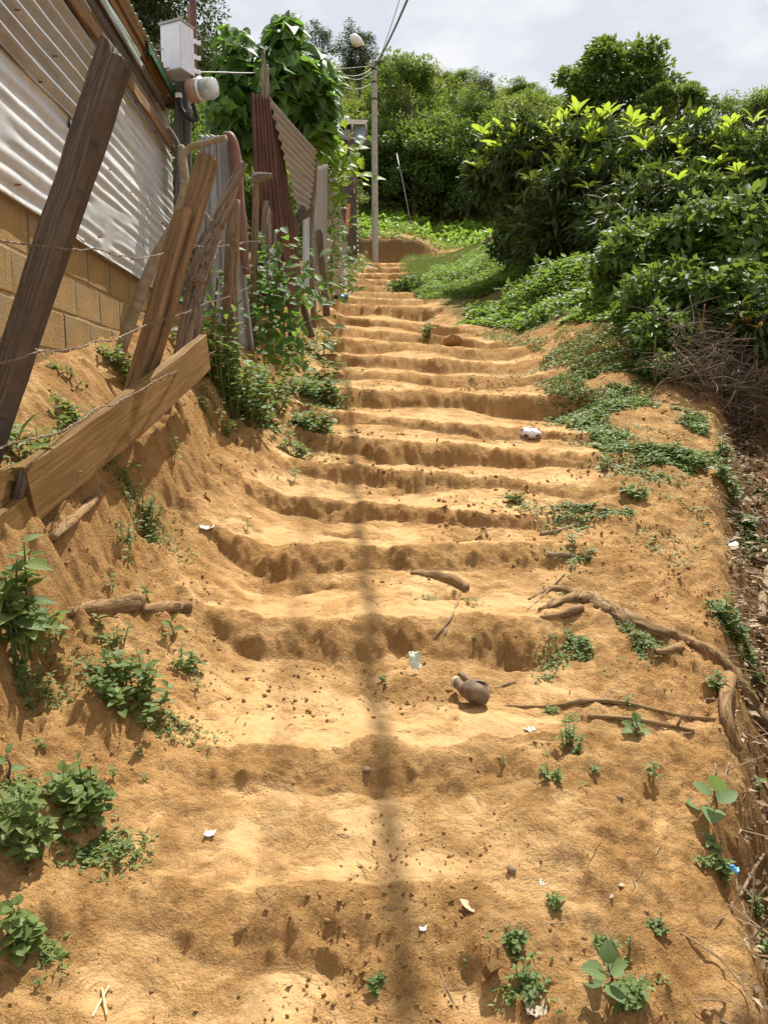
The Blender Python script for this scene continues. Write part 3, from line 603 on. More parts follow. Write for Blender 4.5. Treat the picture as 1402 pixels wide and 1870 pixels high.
# barbed wire
YF = lambda px: float(np.interp(px, [-60, 110, 300, 370, 420, 465, 540, 600], [2.34, 2.70, 3.86, 5.0, 5.64, 6.88, 8.3, 9.6]))
def barbed(label, pts, off=0.0):
    P = [at(px, py, YF(px) - off) for px, py in pts]
    t0 = tube(P, .001, n=3, sub=24)[0].reshape(-1, 3, 3).mean(1)     # centre line
    ln = np.concatenate([[0], np.cumsum(np.linalg.norm(np.diff(t0, axis=0), axis=1))])
    q = np.arange(0, ln[-1], .012); C = np.stack([np.interp(q, ln, t0[:, i]) for i in range(3)], 1)
    C[:, 2] += .006 * fbm(q * 5, q * 0, 8, 2); C[:, 0] += .006 * fbm(q * 4, q * 0 + 5, 8, 2)
    T = nrm(np.gradient(C, axis=0)); A = nrm(np.cross(T, [0, 0, 1])); B = np.cross(T, A); ph = q * 90
    t = thing('barbed_wire', label, 'barbed wire', C[0], 'barbed wire strands strung between the fence posts')
    for s in (0, math.pi): part('strand', tube(C + (A * np.cos(ph + s)[:, None] + B * np.sin(ph + s)[:, None]) * .0020, .0017, n=5), M_WIRE, t, True)
    bs = []
    for d in np.arange(.06, ln[-1], .125):
        i = int(np.argmin(abs(q - d)))
        for k in range(2):
            e = nrm(RNG.normal(size=3)) * .017; bs.append(tube([C[i] - e, C[i] + e], [.0013, .0005], n=4))
        bs.append(tube([C[i] - T[i] * .006, C[i] + T[i] * .006], .0042, n=6))
    part('barbs', join(*bs), M_WIRE, t, kind='stuff')
barbed('topmost barbed wire crossing the dark timber in front of the block wall', [(-60, 428), (20, 442), (78, 450), (115, 452), (160, 455), (215, 465), (262, 471), (310, 462), (350, 447), (375, 452), (420, 447), (470, 441), (540, 447)], .05)
barbed('middle barbed wire passing the split board post', [(-60, 680), (0, 665), (40, 655), (78, 642), (150, 632), (205, 620), (255, 598), (310, 583), (362, 560), (420, 540), (465, 520)], .05)
barbed('lowest barbed wire lying along the front of the long plank', [(-60, 850), (20, 812), (90, 795), (150, 765), (185, 747), (250, 715), (300, 690), (362, 660)], .15)
barbed('barbed wire sagging from the stout round post into the weeds', [(372, 652), (420, 628), (445, 600), (470, 572), (500, 548), (536, 520)], .02)
barbed('upper barbed wire between the gnarled post and the knobbed post', [(360, 505), (392, 470), (405, 440), (424, 470), (466, 500), (500, 494)], .03)

# ------------------------------------------------------------------ meter post
YM = 6.34
t = thing('meter_post', 'grey post carrying a white breaker box and a glass electricity meter', 'electric meter', at(335, 520, YM))
part('post', beam(at(333, 560, YM), at(334, 68, YM), .105, .09, (1, 0, 0), n=26, rough=.003, seed=51), M_GREYPOST, t)
part('backing_board', beam(at(347, 440, YM - .05), at(343, 205, YM - .05), .05, .03, (1, 0, 0), n=12, rough=.003, seed=52), M_GREYPOST, t)
c0 = at(327, 95, YM - .16); hw, hh, hd = .094, .165, .09
V, F, U = box(-hw, hw, -hd, hd, -hh, hh); rz = Matrix.Rotation(math.radians(-24), 3, 'Z')
R3 = np.array(rz)
def boxpart(nm, x0, x1, y0, y1, z0, z1, mat, par):
    V, F, U = box(x0, x1, y0, y1, z0, z1); o = part(nm, (V @ R3.T + c0, F, U), mat, par)
    b = o.modifiers.new('edge', 'BEVEL'); b.width = .004; b.segments = 2; return o
bb = boxpart('breaker_box', -hw, hw, -hd, hd, -hh, hh, M_BOX, t)
boxpart('box_door', -hw + .006, hw - .006, -hd - .008, -hd - .0005, -hh + .004, hh - .022, M_BOX, bb)
boxpart('box_lid', -hw - .008, hw + .008, -hd - .014, hd + .004, hh + .0005, hh + .016, M_GREYSHEET, bb)
boxpart('box_latch', -hw * .45, -hw * .15, -hd - .0095, -hd - .0082, -hh + .014, -hh + .022, M_BLACK, bb)
cx = 353
cd = part('conduit', tube([at(cx + 2, 170, YM - .12), at(cx + 1, 120, YM - .12), at(cx, 60, YM - .12), at(cx - 1, -40, YM - .12)], .026, n=14, sub=3), M_CONDUIT, t, True)
part('conduit', tube([at(346, 110, YM - .06), at(346, 60, YM - .06), at(345, 10, YM - .06)], .013, n=10), M_BROWNWOOD, t, True)
for py in (78, 106, 131):
    p = at(cx, py, YM - .12); part('clamp', join(tube([p + [0, 0, -.017], p + [0, 0, .017]], .031, n=16), box(p[0] + .026, p[0] + .058, p[1] - .008, p[1] + .008, p[2] - .017, p[2] + .012), box(p[0] - .06, p[0] - .02, p[1] - .006, p[1] + .006, p[2] - .014, p[2] + .014)), M_CLAMP, cd)
mc = at(347, 166, YM - .15); ax = np.array([1.0, -.35, -.02]); ax = nrm(ax)
part('meter_base', tube([mc, mc + ax * .01, mc + ax * .05, mc + ax * .085], [.072, .082, .082, .08], n=28), M_METERBASE, t, True)
part('meter_ring', tube([mc + ax * .085, mc + ax * .092, mc + ax * .106, mc + ax * .112], [.081, .087, .087, .08], n=28), M_CLAMP, t, True)
part('meter_dial', tube([mc + ax * .10, mc + ax * .15, mc + ax * .185, mc + ax * .19], [.062, .062, .056, .016], n=24), M_METERIN, t, True)
part('meter_glass', tube([mc + ax * .105, mc + ax * .15, mc + ax * .20, mc + ax * .222, mc + ax * .23], [.077, .077, .074, .062, .024], n=28), M_GLASS, t, True)
p = at(351, 196, YM - .12); part('meter_collar', tube([p + [0, 0, -.02], p + [0, 0, .02]], .03, n=16), M_CLAMP, t, True)
part('hose', tube([at(352, 190, YM - .14), at(357, 205, YM - .14), at(360, 217, YM - .14), at(350, 219, YM - .15), at(338, 208, YM - .15), at(330, 195, YM - .15), at(327, 178, YM - .14)], .017, n=10, sub=6), M_BLACK, t, True)
p = at(327, 175, YM - .14); part('hose_clip', box(p[0] - .022, p[0] + .022, p[1] - .02, p[1] + .004, p[2] - .016, p[2] + .016), M_WHITE, t)
single('feed_wire', tube([at(304, 88, YM - .2), at(285, 93, YM - .3), at(272, 105, YM - .5), at(262, 125, YM - .8)], .004, n=6, sub=6), M_GREYSHEET, 'thin grey wire looping from the breaker box to the eave', 'wire', smooth=True)
single('feed_wire', tube([at(285, 133, 6.3), at(330, 132, YM), at(400, 132, 7.2), at(470, 133, 8.2), at(560, 128, 14), at(640, 124, 24), at(680, 120, 30.9)], .006, n=6, sub=6), M_GREYSHEET, 'thin pale wire running from the meter post through the vine to the pole', 'wire', smooth=True)

# ------------------------------------------------------------------ sheet metal fence
def q4(*c): return [at(*p) for p in c]
def fsheet(label, corners, waves, amp, mat, seed, name='metal_sheet', cat='metal sheet', group='sheets of the metal fence', **kw):
    a, b, c, d = q4(*corners); return single(name, sheet(a, b, c, d, waves, amp, seed=seed, **kw), mat, label, cat, group, True)
t = thing('metal_sheet', 'dull grey sheet with a rolled rusty edge behind the round post', 'metal sheet', at(400, 600, 6.7), 'sheets of the metal fence')
a, b, c, d = q4((352, 640, 6.7), (366, 246, 6.7), (424, 250, 6.6), (466, 640, 6.5)); part('sheet', sheet(a, b, c, d, 5, .016, seed=61, nu=24, dent=.012), M_GREYSHEET, t, True)
part('rolled_edge', tube(q4((412, 247, 6.55), (424, 256, 6.5), (431, 300, 6.5), (437, 370, 6.48), (444, 440, 6.46), (450, 500, 6.45)), [.03, .045, .05, .045, .045, .03], n=10, sub=5, rough=.15, seed=3), M_RUSTEDGE, t, True)
fsheet('tall dark red rusted sheet standing on end beside the knobbed post', [(468, 560, 7.4), (459, 170, 7.4), (492, 176, 7.5), (530, 560, 7.6)], 6, .014, M_RUST, 63, nu=30, jag=.004)
fsheet('second rusted sheet in deep shade under the tilted corrugated sheet', [(500, 560, 8.1), (490, 180, 8.0), (520, 300, 8.2), (560, 560, 8.5)], 6, .014, M_RUST, 64, nu=30)
fsheet('sun bleached corrugated sheet hanging tilted below the vine', [(489, 171, 7.75), (578, 273, 8.6), (563, 388, 8.6), (544, 383, 8.4)], 11.5, .017, M_FENCESHEET, 65, nu=26, dent=.004)
fsheet('narrow pale blue metal strip standing upright by the forked pole', [(553, 535, 9.5), (554, 388, 9.5), (564, 390, 9.55), (564, 538, 9.55)], 1.5, .008, M_PALESTRIP, 67, nu=14)
fsheet('grey corrugated sheet upright behind the forked pole', [(574, 545, 11.6), (577, 305, 11.4), (598, 300, 11.9), (596, 520, 12.2)], 9, .013, M_FENCESHEET, 69, nu=24, jag=.006)
fsheet('leaning corrugated sheet with slanting ridges half hidden by a creeper', [(592, 300, 13.0), (632, 420, 14.8), (616, 545, 14.6), (588, 470, 12.8)], 10, .016, M_FENCESHEET, 71, nu=22)
fsheet('corrugated sheet with broken lower edge past the creeper', [(596, 300, 14.9), (616, 330, 16), (634, 520, 16.2), (606, 545, 15)], 8, .016, M_FENCESHEET, 73, nu=22, jag=.02)
fsheet('pale corrugated sheet laid with level ridges at the fence end', [(622, 492, 18.5), (654, 470, 20.5), (652, 418, 20.5), (627, 420, 18.5)], 6, .028, M_FENCESHEET, 75, nu=18)
fsheet('upper narrow pale corrugated sheet at the fence end', [(640, 420, 20), (653, 418, 21), (651, 352, 21), (642, 350, 20)], 7, .025, M_FENCESHEET, 77, nu=12)
for (x0, y0, x1, y1, Y, w, lab) in ((640, 480, 641, 255, 18.4, .14, 'tallest dark weathered slab post near the fence end'), (631, 440, 634, 290, 18, .12, 'dark weathered slab beside the tallest one'), (648, 470, 647, 290, 19.5, .11, 'thin dark slab nearest the end of the metal fence'), (624, 420, 628, 265, 17.6, .08, 'slim dark slab standing in the yellow creeper')):
    single('slab_post', beam(at(x0, y0, Y), at(x1, y1, Y), w, .06, (1, .2, 0), n=16, rough=.02, seed=int(x0), end1=.08), M_DARKWOOD, lab, 'fence post', 'slab posts near the fence end')
single('orange_board', beam(at(633, 425, 17.7), at(636, 372, 17.7), .09, .02, (1, .2, 0), n=6, seed=4), m_plain('orange_paint', (.62, .24, .10), .6), 'small orange painted board among the dark slabs', 'board')
single('pink_board', beam(at(645, 352, 19.2), at(645, 325, 19.2), .07, .02, (1, .2, 0), n=6, seed=6), m_plain('pink_paint', (.62, .32, .30), .6), 'faded pink scrap of board high among the dark slabs', 'board')
for (x0, y0, x1, y1, lab) in ((482, 200, 481, 92, 'weathered stick poking up above the rusted sheet'), (488, 200, 487, 118, 'shorter weathered stick above the rusted sheet')):
    single('fence_stick', tube(q4((x0, y0, 7.6), ((x0 + x1) / 2, (y0 + y1) / 2, 7.6), (x1, y1, 7.6)), [.022, .022, .016], n=8, sub=4, rough=.12, seed=int(y1)), M_GREYWOOD, lab, 'stick', smooth=True)

# ------------------------------------------------------------------ utility pole with street lamp, overhead cables
YP = 30.9; pb = at(685, 470, YP)
pole = thing('utility_pole', 'grey concrete utility pole with a street lamp at the head of the path', 'utility pole', pb)
pb = np.array([pb[0], YP, hgt(pb[0], YP) - .5]); pt = at(683, 112, YP)
part('shaft', tube([pb, (pb + pt) / 2, pt], [.135, .118, .098], n=20, sub=6), M_CONCRETE, pole, True)
arm = [pt + [-.02, -.05, -.25], pt + [-.1, -.12, .05], pt + [-.25, -.25, .30], pt + [-.42, -.42, .42]]
part('lamp_arm', tube(arm, .025, n=8, sub=4), M_GREYSHEET, pole, True)
lh = arm[-1]; ld = nrm([-.62, -.60, .12])
lamp = part('lamp_head', tube([lh - ld * .05, lh + ld * .05, lh + ld * .2, lh + ld * .38, lh + ld * .52, lh + ld * .58], [.05, .085, .15, .17, .13, .04], n=18, sub=3), M_WHITE, pole, True)
part('lamp_lens', tube([lh + ld * .16 + [0, 0, -.075], lh + ld * .28 + [0, 0, -.10], lh + ld * .42 + [0, 0, -.10], lh + ld * .50 + [0, 0, -.07]], [.07, .13, .125, .06], n=16, sub=3), M_LENS, lamp, True)
for dz in (-.30, -.75, -1.35): part('pole_band', tube([pt + [0, 0, dz - .03], pt + [0, 0, dz + .03]], .108 + .005 * abs(dz), n=18), M_BLACK, pole, True)
for k in range(5):
    e = pt + [random.uniform(-.28, .25), -.12 + random.uniform(-.1, .05), -.22 + random.uniform(-.12, .2)]
    part('insulator', tube([pt + [0, -.1, -.25], e, e + [0, 0, .06], e + [0, 0, .1]], [.02, .02, .045, .03], n=8), M_GREYWOOD, pole, True)
def cable_pts(p0, p1, sag, n=60):
    u = np.linspace(0, 1, n); P = np.asarray(p0)[None] * (1 - u)[:, None] + np.asarray(p1)[None] * u[:, None]; P[:, 2] -= 4 * sag * u * (1 - u); return P
ca, cb = pt + [.12, -.05, -.05], np.array([2.86, -15.0, 3.8]); C = cable_pts(ca, cb, 1.05, 1400)
q = np.linspace(0, 1, len(C)) * 47 * 14; A_ = np.array([1.0, 0, 0]); B_ = np.array([0, -.25, .97])
cab = thing('overhead_cable', 'thick twisted black power cable slung overhead from the utility pole', 'cable', ca)
for s in (0, math.pi): part('strand', tube(C + (A_ * np.cos(q + s)[:, None] + B_ * np.sin(q + s)[:, None]) * .017, .017, n=6), M_CABLE, cab, True)
single('overhead_wire', tube(cable_pts(pt + [.10, -.05, -.2], (2.45, -15, 4.0), .75), .009, n=6), M_CABLE, 'thin overhead wire running just beside the thick twisted cable', 'cable', smooth=True)
for (x, y, Y, lab, dz) in ((612, 128, 27, 'wire leaving the utility pole towards the vine', -.22), (618, 133, 24, 'lower wire leaving the utility pole over the far roof', -.35), (600, 146, 22, 'lowest slack wire between the pole and the trees', -.75)):
    single('overhead_wire', tube(cable_pts(pt + [-.05, -.05, dz], at(x, y, Y), .25, 20), .012, n=5), M_CABLE, lab, 'cable', smooth=True)
single('guy_wire', tube([at(724, 280, 39), at(737, 340, 38), at(748, 398, 37)], .018, n=6), M_GREYSHEET, 'pale guy wire slanting down in front of the dark thicket', 'cable', smooth=True)

# ------------------------------------------------------------------ small house beyond the fence
YH = 36.0
t = thing('far_house', 'small dark roofed shack with pale blue wall behind the fence end', 'shack', at(630, 262, YH))
a, b, c, d = q4((606, 226, YH - .6), (667, 228, YH - .6), (672, 220, YH + 3), (611, 218, YH + 3)); part('roof', sheet(a, b, c, d, 14, .02, nu=12, seed=3, thick=.03), M_DARKWOOD, t, True)
a, b, c, d = q4((645, 262, YH), (668, 262, YH), (668, 231, YH), (645, 231, YH)); part('metal_sheet', sheet(a, b, c, d, 10, .015, nu=8, seed=5), m_plain('blue_white_sheet', (.50, .58, .78), .5, var=.1), t, True)
a, b, c, d = q4((608, 262, YH - .1), (645, 262, YH - .1), (645, 229, YH - .1), (608, 229, YH - .1)); part('wall', sheet(a, b, c, d, 6, .02, nu=8, seed=6), M_DARKWOOD, t, True)
a, b, c, d = q4((620, 252, YH - .5), (642, 258, YH - .5), (640, 236, YH - .5), (618, 240, YH - .5)); part('awning', sheet(a, b, c, d, 3, .02, nu=8, seed=7), M_FENCESHEET, t, True)
for px in (643, 668, 610): part('post', tube(q4((px, 275, YH - .6), (px, 227, YH - .6)), .05, n=8), M_GREYWOOD, t, True)
part('vent_stub', tube(q4((632, 226, YH), (632, 213, YH)), .12, n=10), M_WHITE, t, True)
part('beam', beam(at(612, 264, YH - .55), at(678, 264, YH - .55), .12, .08, (0, 0, 1), n=6), M_DARKWOOD, t)

# ------------------------------------------------------------------ leaves
def leaf_template(prof, fold=.10, droop=.18, wave=0.0):
    """prof: (t, half width) rows from base to tip; length 1 along +Y, face up +Z"""
    V, F, rows = [], [], []
    for t, w in prof:
        z = -droop * t * t
        if w < 1e-4: rows.append([len(V)]); V.append((0, t, z))
        else:
            rows.append([len(V), len(V) + 1, len(V) + 2]); wv = wave * math.sin(t * 17)
            V += [(-w, t, z + fold * w * 2 + wv), (0, t, z), (w, t, z + fold * w * 2 - wv)]
    for a, b in zip(rows, rows[1:]):
        if len(a) == 1: F += [(a[0], b[1], b[0]), (a[0], b[2], b[1])]
        elif len(b) == 1: F += [(a[0], a[1], b[0]), (a[1], a[2], b[0])]
        else: F += [(a[0], a[1], b[1]), (a[0], b[1], b[0]), (a[1], a[2], b[2]), (a[1], b[2], b[1])]
    return np.array(V, float), np.array(F, int)
LT = {'ovate': leaf_template([(0, 0), (.12, .17), (.32, .29), (.58, .25), (.82, .12), (1, 0)], .16, .2),
      'round': leaf_template([(0, 0), (.08, .22), (.3, .40), (.6, .36), (.85, .18), (1, 0)], .12, .18),
      'heart': leaf_template([(0.02, 0), (-.04, .22), (.12, .40), (.38, .40), (.68, .22), (1, 0)], .14, .28),
      'lance': leaf_template([(0, 0), (.15, .08), (.40, .14), (.66, .125), (.86, .06), (1, 0)], .22, .30),
      'oblong': leaf_template([(0, 0), (.12, .07), (.35, .135), (.62, .165), (.84, .12), (1, 0)], .20, .34),
      'mid': leaf_template([(0, 0), (.42, .24), (1, 0)], .16, .16),
      'midlance': leaf_template([(0, 0), (.45, .13), (1, 0)], .2, .25),
      'cheap': (np.array([(0, 0, 0), (-.26, .45, .06), (.26, .45, .06), (0, 1, -.1)], float), np.array([(0, 3, 1), (0, 2, 3)])),
      'blade': (np.array([(-.05, 0, 0), (.05, 0, 0), (.03, .55, .0), (0, 1, -.12)], float), np.array([(0, 1, 2), (0, 2, 3)]))}
def frames(d, n):
    d = nrm(d); n = np.asarray(n, float); s = np.cross(d, n); s = nrm(s + 1e-6); n2 = np.cross(s, d); return np.stack([s, d, n2], -1)
def leaf_cloud(pos, d, n, size, shape='cheap', tone=None):
    T, F = LT[shape]; R = frames(d, n); size = np.broadcast_to(np.asarray(size, float), (len(pos),))
    V = np.einsum('nij,kj->nki', R, T) * size[:, None, None] + np.asarray(pos)[:, None, :]
    k = len(T); FF = (F[None] + (np.arange(len(pos)) * k)[:, None, None]).reshape(-1, 3)
    tone = RNG.random(len(pos)) if tone is None else tone
    return V.reshape(-1, 3), FF, np.repeat(tone, k)
M_WEED = m_leaf('weed_leaf', [(0.079, 0.125, 0.027), (0.129, 0.190, 0.046), (0.208, 0.269, 0.077)], (0.367, 0.495, 0.072), .34)
M_WEEDO = m_leaf('weed_leaf_single', [(0.084, 0.128, 0.034), (0.132, 0.190, 0.056), (0.208, 0.262, 0.094)], (0.367, 0.495, 0.086), .34, tone='obj')
M_PALE = m_leaf('pale_leaf_single', [(.095, .150, .050), (.135, .205, .075), (.190, .270, .105)], (.30, .45, .09), .3, tone='obj', rough=.6)
M_VINEO = m_leaf('vine_leaf_single', [(0.037, 0.081, 0.020), (0.066, 0.127, 0.031), (0.121, 0.198, 0.046)], (0.299, 0.575, 0.057), .42, tone='obj')
M_VINE = m_leaf('vine_leaf', [(0.037, 0.081, 0.020), (0.064, 0.121, 0.029), (0.116, 0.193, 0.044)], (0.276, 0.529, 0.057), .40)
M_VINEY = m_leaf('yellow_green_creeper', [(.10, .17, .025), (.17, .26, .035), (.26, .36, .05)], (.45, .60, .05), .45)
M_YOUNGO = m_leaf('young_rosette_leaf', [(0.120, 0.202, 0.026), (0.202, 0.299, 0.039), (0.299, 0.404, 0.056)], (0.644, 0.812, 0.069), .42, tone='obj', rough=.5)
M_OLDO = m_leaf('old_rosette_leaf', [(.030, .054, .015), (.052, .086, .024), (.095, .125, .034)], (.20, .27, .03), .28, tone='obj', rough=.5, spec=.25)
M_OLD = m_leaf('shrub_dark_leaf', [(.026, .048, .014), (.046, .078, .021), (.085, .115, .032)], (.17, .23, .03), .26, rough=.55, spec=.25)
M_SHRUB = m_leaf('shrub_leaf', [(0.043, 0.082, 0.017), (0.077, 0.130, 0.026), (0.132, 0.192, 0.043)], (0.322, 0.460, 0.057), .32, rough=.55, spec=.25)
M_COVER = m_leaf('ground_cover_leaf', [(0.071, 0.130, 0.025), (0.115, 0.193, 0.036), (0.190, 0.274, 0.054)], (0.396, 0.581, 0.070), .36)
M_CREEP = m_leaf('creeping_leaf', [(0.076, 0.122, 0.030), (0.127, 0.173, 0.046), (0.209, 0.237, 0.070)], (0.275, 0.418, 0.077), .25, rough=.55)
M_GRASS = m_leaf('grass_blade', [(.075, .120, .025), (.120, .165, .040), (.190, .215, .070)], (.30, .40, .07), .3, rough=.6)
M_CROP = m_leaf('crop_leaf', [(.10, .19, .03), (.15, .26, .045), (.22, .34, .07)], (.42, .62, .07), .42)
M_TREES = {'green': m_leaf('hill_leaf_green', [(0.049, 0.087, 0.018), (0.089, 0.137, 0.028), (0.148, 0.193, 0.044)], (0.331, 0.435, 0.051), .34),
           'olive': m_leaf('hill_leaf_olive', [(0.061, 0.087, 0.022), (0.109, 0.140, 0.034), (0.173, 0.203, 0.054)], (0.373, 0.435, 0.062), .34),
           'dark': m_leaf('hill_leaf_dark', [(.022, .036, .013), (.038, .056, .018), (.085, .100, .030)], (.12, .18, .03), .22),
           'deep': m_leaf('hill_leaf_deep', [(0.041, 0.076, 0.018), (0.074, 0.120, 0.028), (0.127, 0.178, 0.044)], (0.287, 0.414, 0.046), .30)}
M_DRYLEAF = m_leaf('dry_leaf', [(.16, .10, .05), (.34, .23, .12), (.60, .50, .34)], (.4, .3, .15), .15, tone='obj', rough=.7)
M_DRY = m_leaf('dry_litter', [(.10, .06, .03), (.24, .155, .08), (.50, .40, .26)], (.4, .3, .15), .12, rough=.7)
M_STEM = m_plain('green_stem', (.10, .14, .04), .6)
M_STEMR = m_plain('reddish_stem', (.13, .065, .035), .6)
M_TRUNK = m_plain('tree_bark', (.10, .078, .055), .9, var=.4, scale=14)
_LM = {}
def leaf_mesh(shape, mat):
    key = (shape, mat.name)
    if key not in _LM: _LM[key] = make_mesh('leaf', LT[shape][0], LT[shape][1], mat, True)
    return _LM[key]
def put_leaf(root, pos, d, n, size, shape, mat, rl):
    o = bpy.data.objects.new('leaf', leaf_mesh(shape, mat)); COL.objects.link(o); o.parent = root
    R = frames(np.array([d]), np.array([n]))[0] * size; p = np.asarray(pos) - rl
    o.matrix_basis = Matrix(((R[0, 0], R[0, 1], R[0, 2], p[0]), (R[1, 0], R[1, 1], R[1, 2], p[1]), (R[2, 0], R[2, 1], R[2, 2], p[2]), (0, 0, 0, 1)))
    return o
def rdir(az, el): return np.array([math.cos(az) * math.cos(el), math.sin(az) * math.cos(el), math.sin(el)])

# ------------------------------------------------------------------ weeds
def weed(px, py, wpx, hpx, kind, label, group=None, shape='ovate', mat=None, n=None, base=None, cat='weed', lsize=None, name='weed', nstem=None, dens=1.0):
    """(px, py): where its foot shows; wpx, hpx: its size in the photograph; leaves are objects"""
    b = G(px, py) if base is None else np.asarray(base, float)
    m = b[1] / FPX; W, Hh = wpx * m, hpx * m; mat = mat or M_WEEDO; rl = b.copy()
    t = thing(name, label, cat, b, group); stems = []; R = random
    leaves = []
    if kind == 'clump':
        ns = nstem or max(4, int(5 + wpx / 14)); ls = lsize or .20 * min(W, Hh * 1.6) + .004
        for s in range(ns):
            a = R.uniform(0, 2 * math.pi); r = math.sqrt(R.random()); foot = b + np.array([math.cos(a), math.sin(a) * .8, 0]) * r * W * .30
            foot[2] = hgt(foot[0], foot[1]) - .004
            top = foot + np.array([math.cos(a) * r * W * .22, math.sin(a) * r * W * .2, Hh * (1 - .55 * r * r) * R.uniform(.65, 1.05)])
            mid = (foot + top) / 2 + np.array([R.uniform(-1, 1), R.uniform(-1, 1), .3]) * W * .04
            stems.append(tube([foot, mid, top], [.0022 + .006 * Hh, .0018 + .004 * Hh, .001], n=5, sub=2))
            k = max(3, int((n or 7) * dens * 1.25)); a0 = R.uniform(0, 6)
            for i in range(k):
                f = .25 + .75 * i / (k - 1); p = foot + (mid - foot) * min(2 * f, 1) + (top - mid) * max(2 * f - 1, 0)
                az = a0 + i * 2.4 + R.uniform(-.4, .4); el = R.uniform(-.1, .5) + .5 * (i == k - 1)
                leaves.append((p, rdir(az, el), np.array([R.uniform(-.3, .3), R.uniform(-.5, .1), 1]), ls * R.choice((.5, .62, .75, .85, 1.0)) * (1.1 - .35 * f * (i > k - 3))))
    elif kind == 'broad':
        k = n or 7; ls = lsize or .46 * max(W, Hh); top = b + np.array([0, 0, Hh * .55])
        stems.append(tube([b - [0, 0, .01], b + np.array([.01, 0, Hh * .3]), top], [.004, .0035, .002], n=6, sub=2)); a0 = R.uniform(0, 6)
        for i in range(k):
            f = i / max(k - 1, 1); az = a0 + i * 2.2 + R.uniform(-.3, .3); el = .05 + 1.0 * f * f + R.uniform(-.1, .15); p = b + (top - b) * (.35 + .65 * f)
            d = rdir(az, el); q = p + d * ls * .12; stems.append(tube([p, q], [.0018, .0012], n=4))
            leaves.append((q, d, np.array([R.uniform(-.2, .2), -.35, 1]), ls * R.uniform(.75, 1.1) * (1 - .25 * f)))
    elif kind == 'sprig':
        k = n or 6; ls = lsize or .42 * W; top = b + np.array([R.uniform(-.2, .2) * W, 0, Hh * .85]); stems.append(tube([b - [0, 0, .008], (b + top) / 2 + [.004, 0, 0], top], [.002, .0016, .001], n=5, sub=2))
        for i in range(k):
            f = .3 + .7 * i / (k - 1); az = i * 2.5 + R.uniform(-.4, .4); leaves.append((b + (top - b) * f, rdir(az, R.uniform(0, .6)), np.array([0, -.3, 1]), ls * R.uniform(.7, 1.1)))
    elif kind == 'reach':               # long stems reaching up and to the side, leaves in whorls
        ns = nstem or 6; ls = lsize or .3 * W
        for s in range(ns):
            a = R.uniform(-2.2, .6); top = b + np.array([math.cos(a) * W * .5 * R.uniform(.3, 1), math.sin(a) * W * .3, Hh * R.uniform(.35, 1.0)]); foot = b + np.array([R.uniform(-.1, .1) * W, R.uniform(-.1, .1) * W, -.01])
            mid = (foot + top) / 2 + np.array([0, 0, .08 * Hh]); stems.append(tube([foot, mid, top], [.005, .004, .002], n=6, sub=3)); k = n or 9
            for i in range(k):
                f = .3 + .7 * i / (k - 1); p = foot + (mid - foot) * min(2 * f, 1) + (top - mid) * max(2 * f - 1, 0)
                leaves.append((p, rdir(i * 2.4 + s, R.uniform(-.2, .6)), np.array([R.uniform(-.3, .3), -.45, 1]), ls * R.uniform(.6, 1.15) * (1 - .4 * (i >= k - 2))))
    part('stem', join(*stems), M_STEM if kind != 'broad' else M_STEMR, t, True, kind='stuff' if len(stems) > 3 else None)
    leaves.sort(key=lambda l: -l[3])
    for p, d, nn, s in leaves[:290]: put_leaf(t, p, d, nn, s, shape, mat, rl)
    return t
# on the bank and slope under the plank
weed(35, 1205, 190, 235, 'reach', 'tall leafy weed rising below the plank stub at the edge of the slope', nstem=9, n=11, lsize=.085)
weed(92, 1160, 75, 65, 'clump', 'broad leaved weed growing just above the split log', n=6)
weed(65, 1278, 75, 85, 'clump', 'upright small weed on bare soil below the split log', n=7)
weed(255, 968, 130, 75, 'clump', 'dense small leaved weed mat on the slope under the long plank', n=9, lsize=.030, nstem=24)
weed(228, 990, 60, 45, 'clump', 'little bright weed tucked below the dense weed mat', n=7, lsize=.026)
weed(232, 1036, 40, 38, 'sprig', 'solitary four leaved seedling casting a shadow on open soil', n=5)
weed(206, 1086, 40, 45, 'sprig', 'thin seedling standing just above the split log')
weed(268, 1090, 36, 24, 'sprig', 'low wispy seedling beyond the split log', n=8)
weed(212, 1172, 85, 50, 'clump', 'weed with upturned oval leaves in front of the split log', n=5, nstem=6, lsize=.042)
weed(313, 1172, 62, 65, 'broad', 'weed with large drooping leaves against the end of the split log', n=6)
weed(335, 1222, 75, 55, 'clump', 'spreading weed below the end of the split log', n=6, nstem=9, lsize=.036)
weed(248, 1282, 180, 95, 'clump', 'biggest weed patch on the open slope beside the steps', n=8, nstem=22, lsize=.046)
weed(360, 1262, 30, 24, 'sprig', 'tiny weed by the edge of the broad bare step')
weed(75, 1370, 34, 26, 'sprig', 'tiny blue green seedling above the pair of weed clumps', n=7)
weed(14, 1418, 75, 75, 'broad', 'seedling with two big pale leaves on a bare stem', n=4, mat=M_PALE)
weed(148, 1492, 130, 115, 'clump', 'round leaved weed clump with a shadow beside the grey litter', n=8, nstem=20, lsize=.040, shape='round')
weed(45, 1560, 125, 150, 'clump', 'bushy weed clump cut by the frame next to the round leaved clump', n=8, nstem=18, lsize=.042)
weed(35, 1745, 85, 110, 'clump', 'yellowish weed clump near the bottom corner of the slope', n=7, nstem=10, lsize=.038, shape='round')
weed(68, 1802, 28, 20, 'sprig', 'tiny weed beneath the yellowish clump')
weed(265, 1428, 26, 18, 'sprig', 'tiny pale weed past the round leaved clump', n=5)
weed(205, 1425, 34, 28, 'sprig', 'small weed touching the top of the round leaved clump', n=7)
weed(255, 1383, 32, 16, 'sprig', 'flat little weed on crumbly soil above the clumps', n=5)
weed(318, 850, 42, 62, 'sprig', 'upright seedling on the steep bank right under the far plank end', n=10)
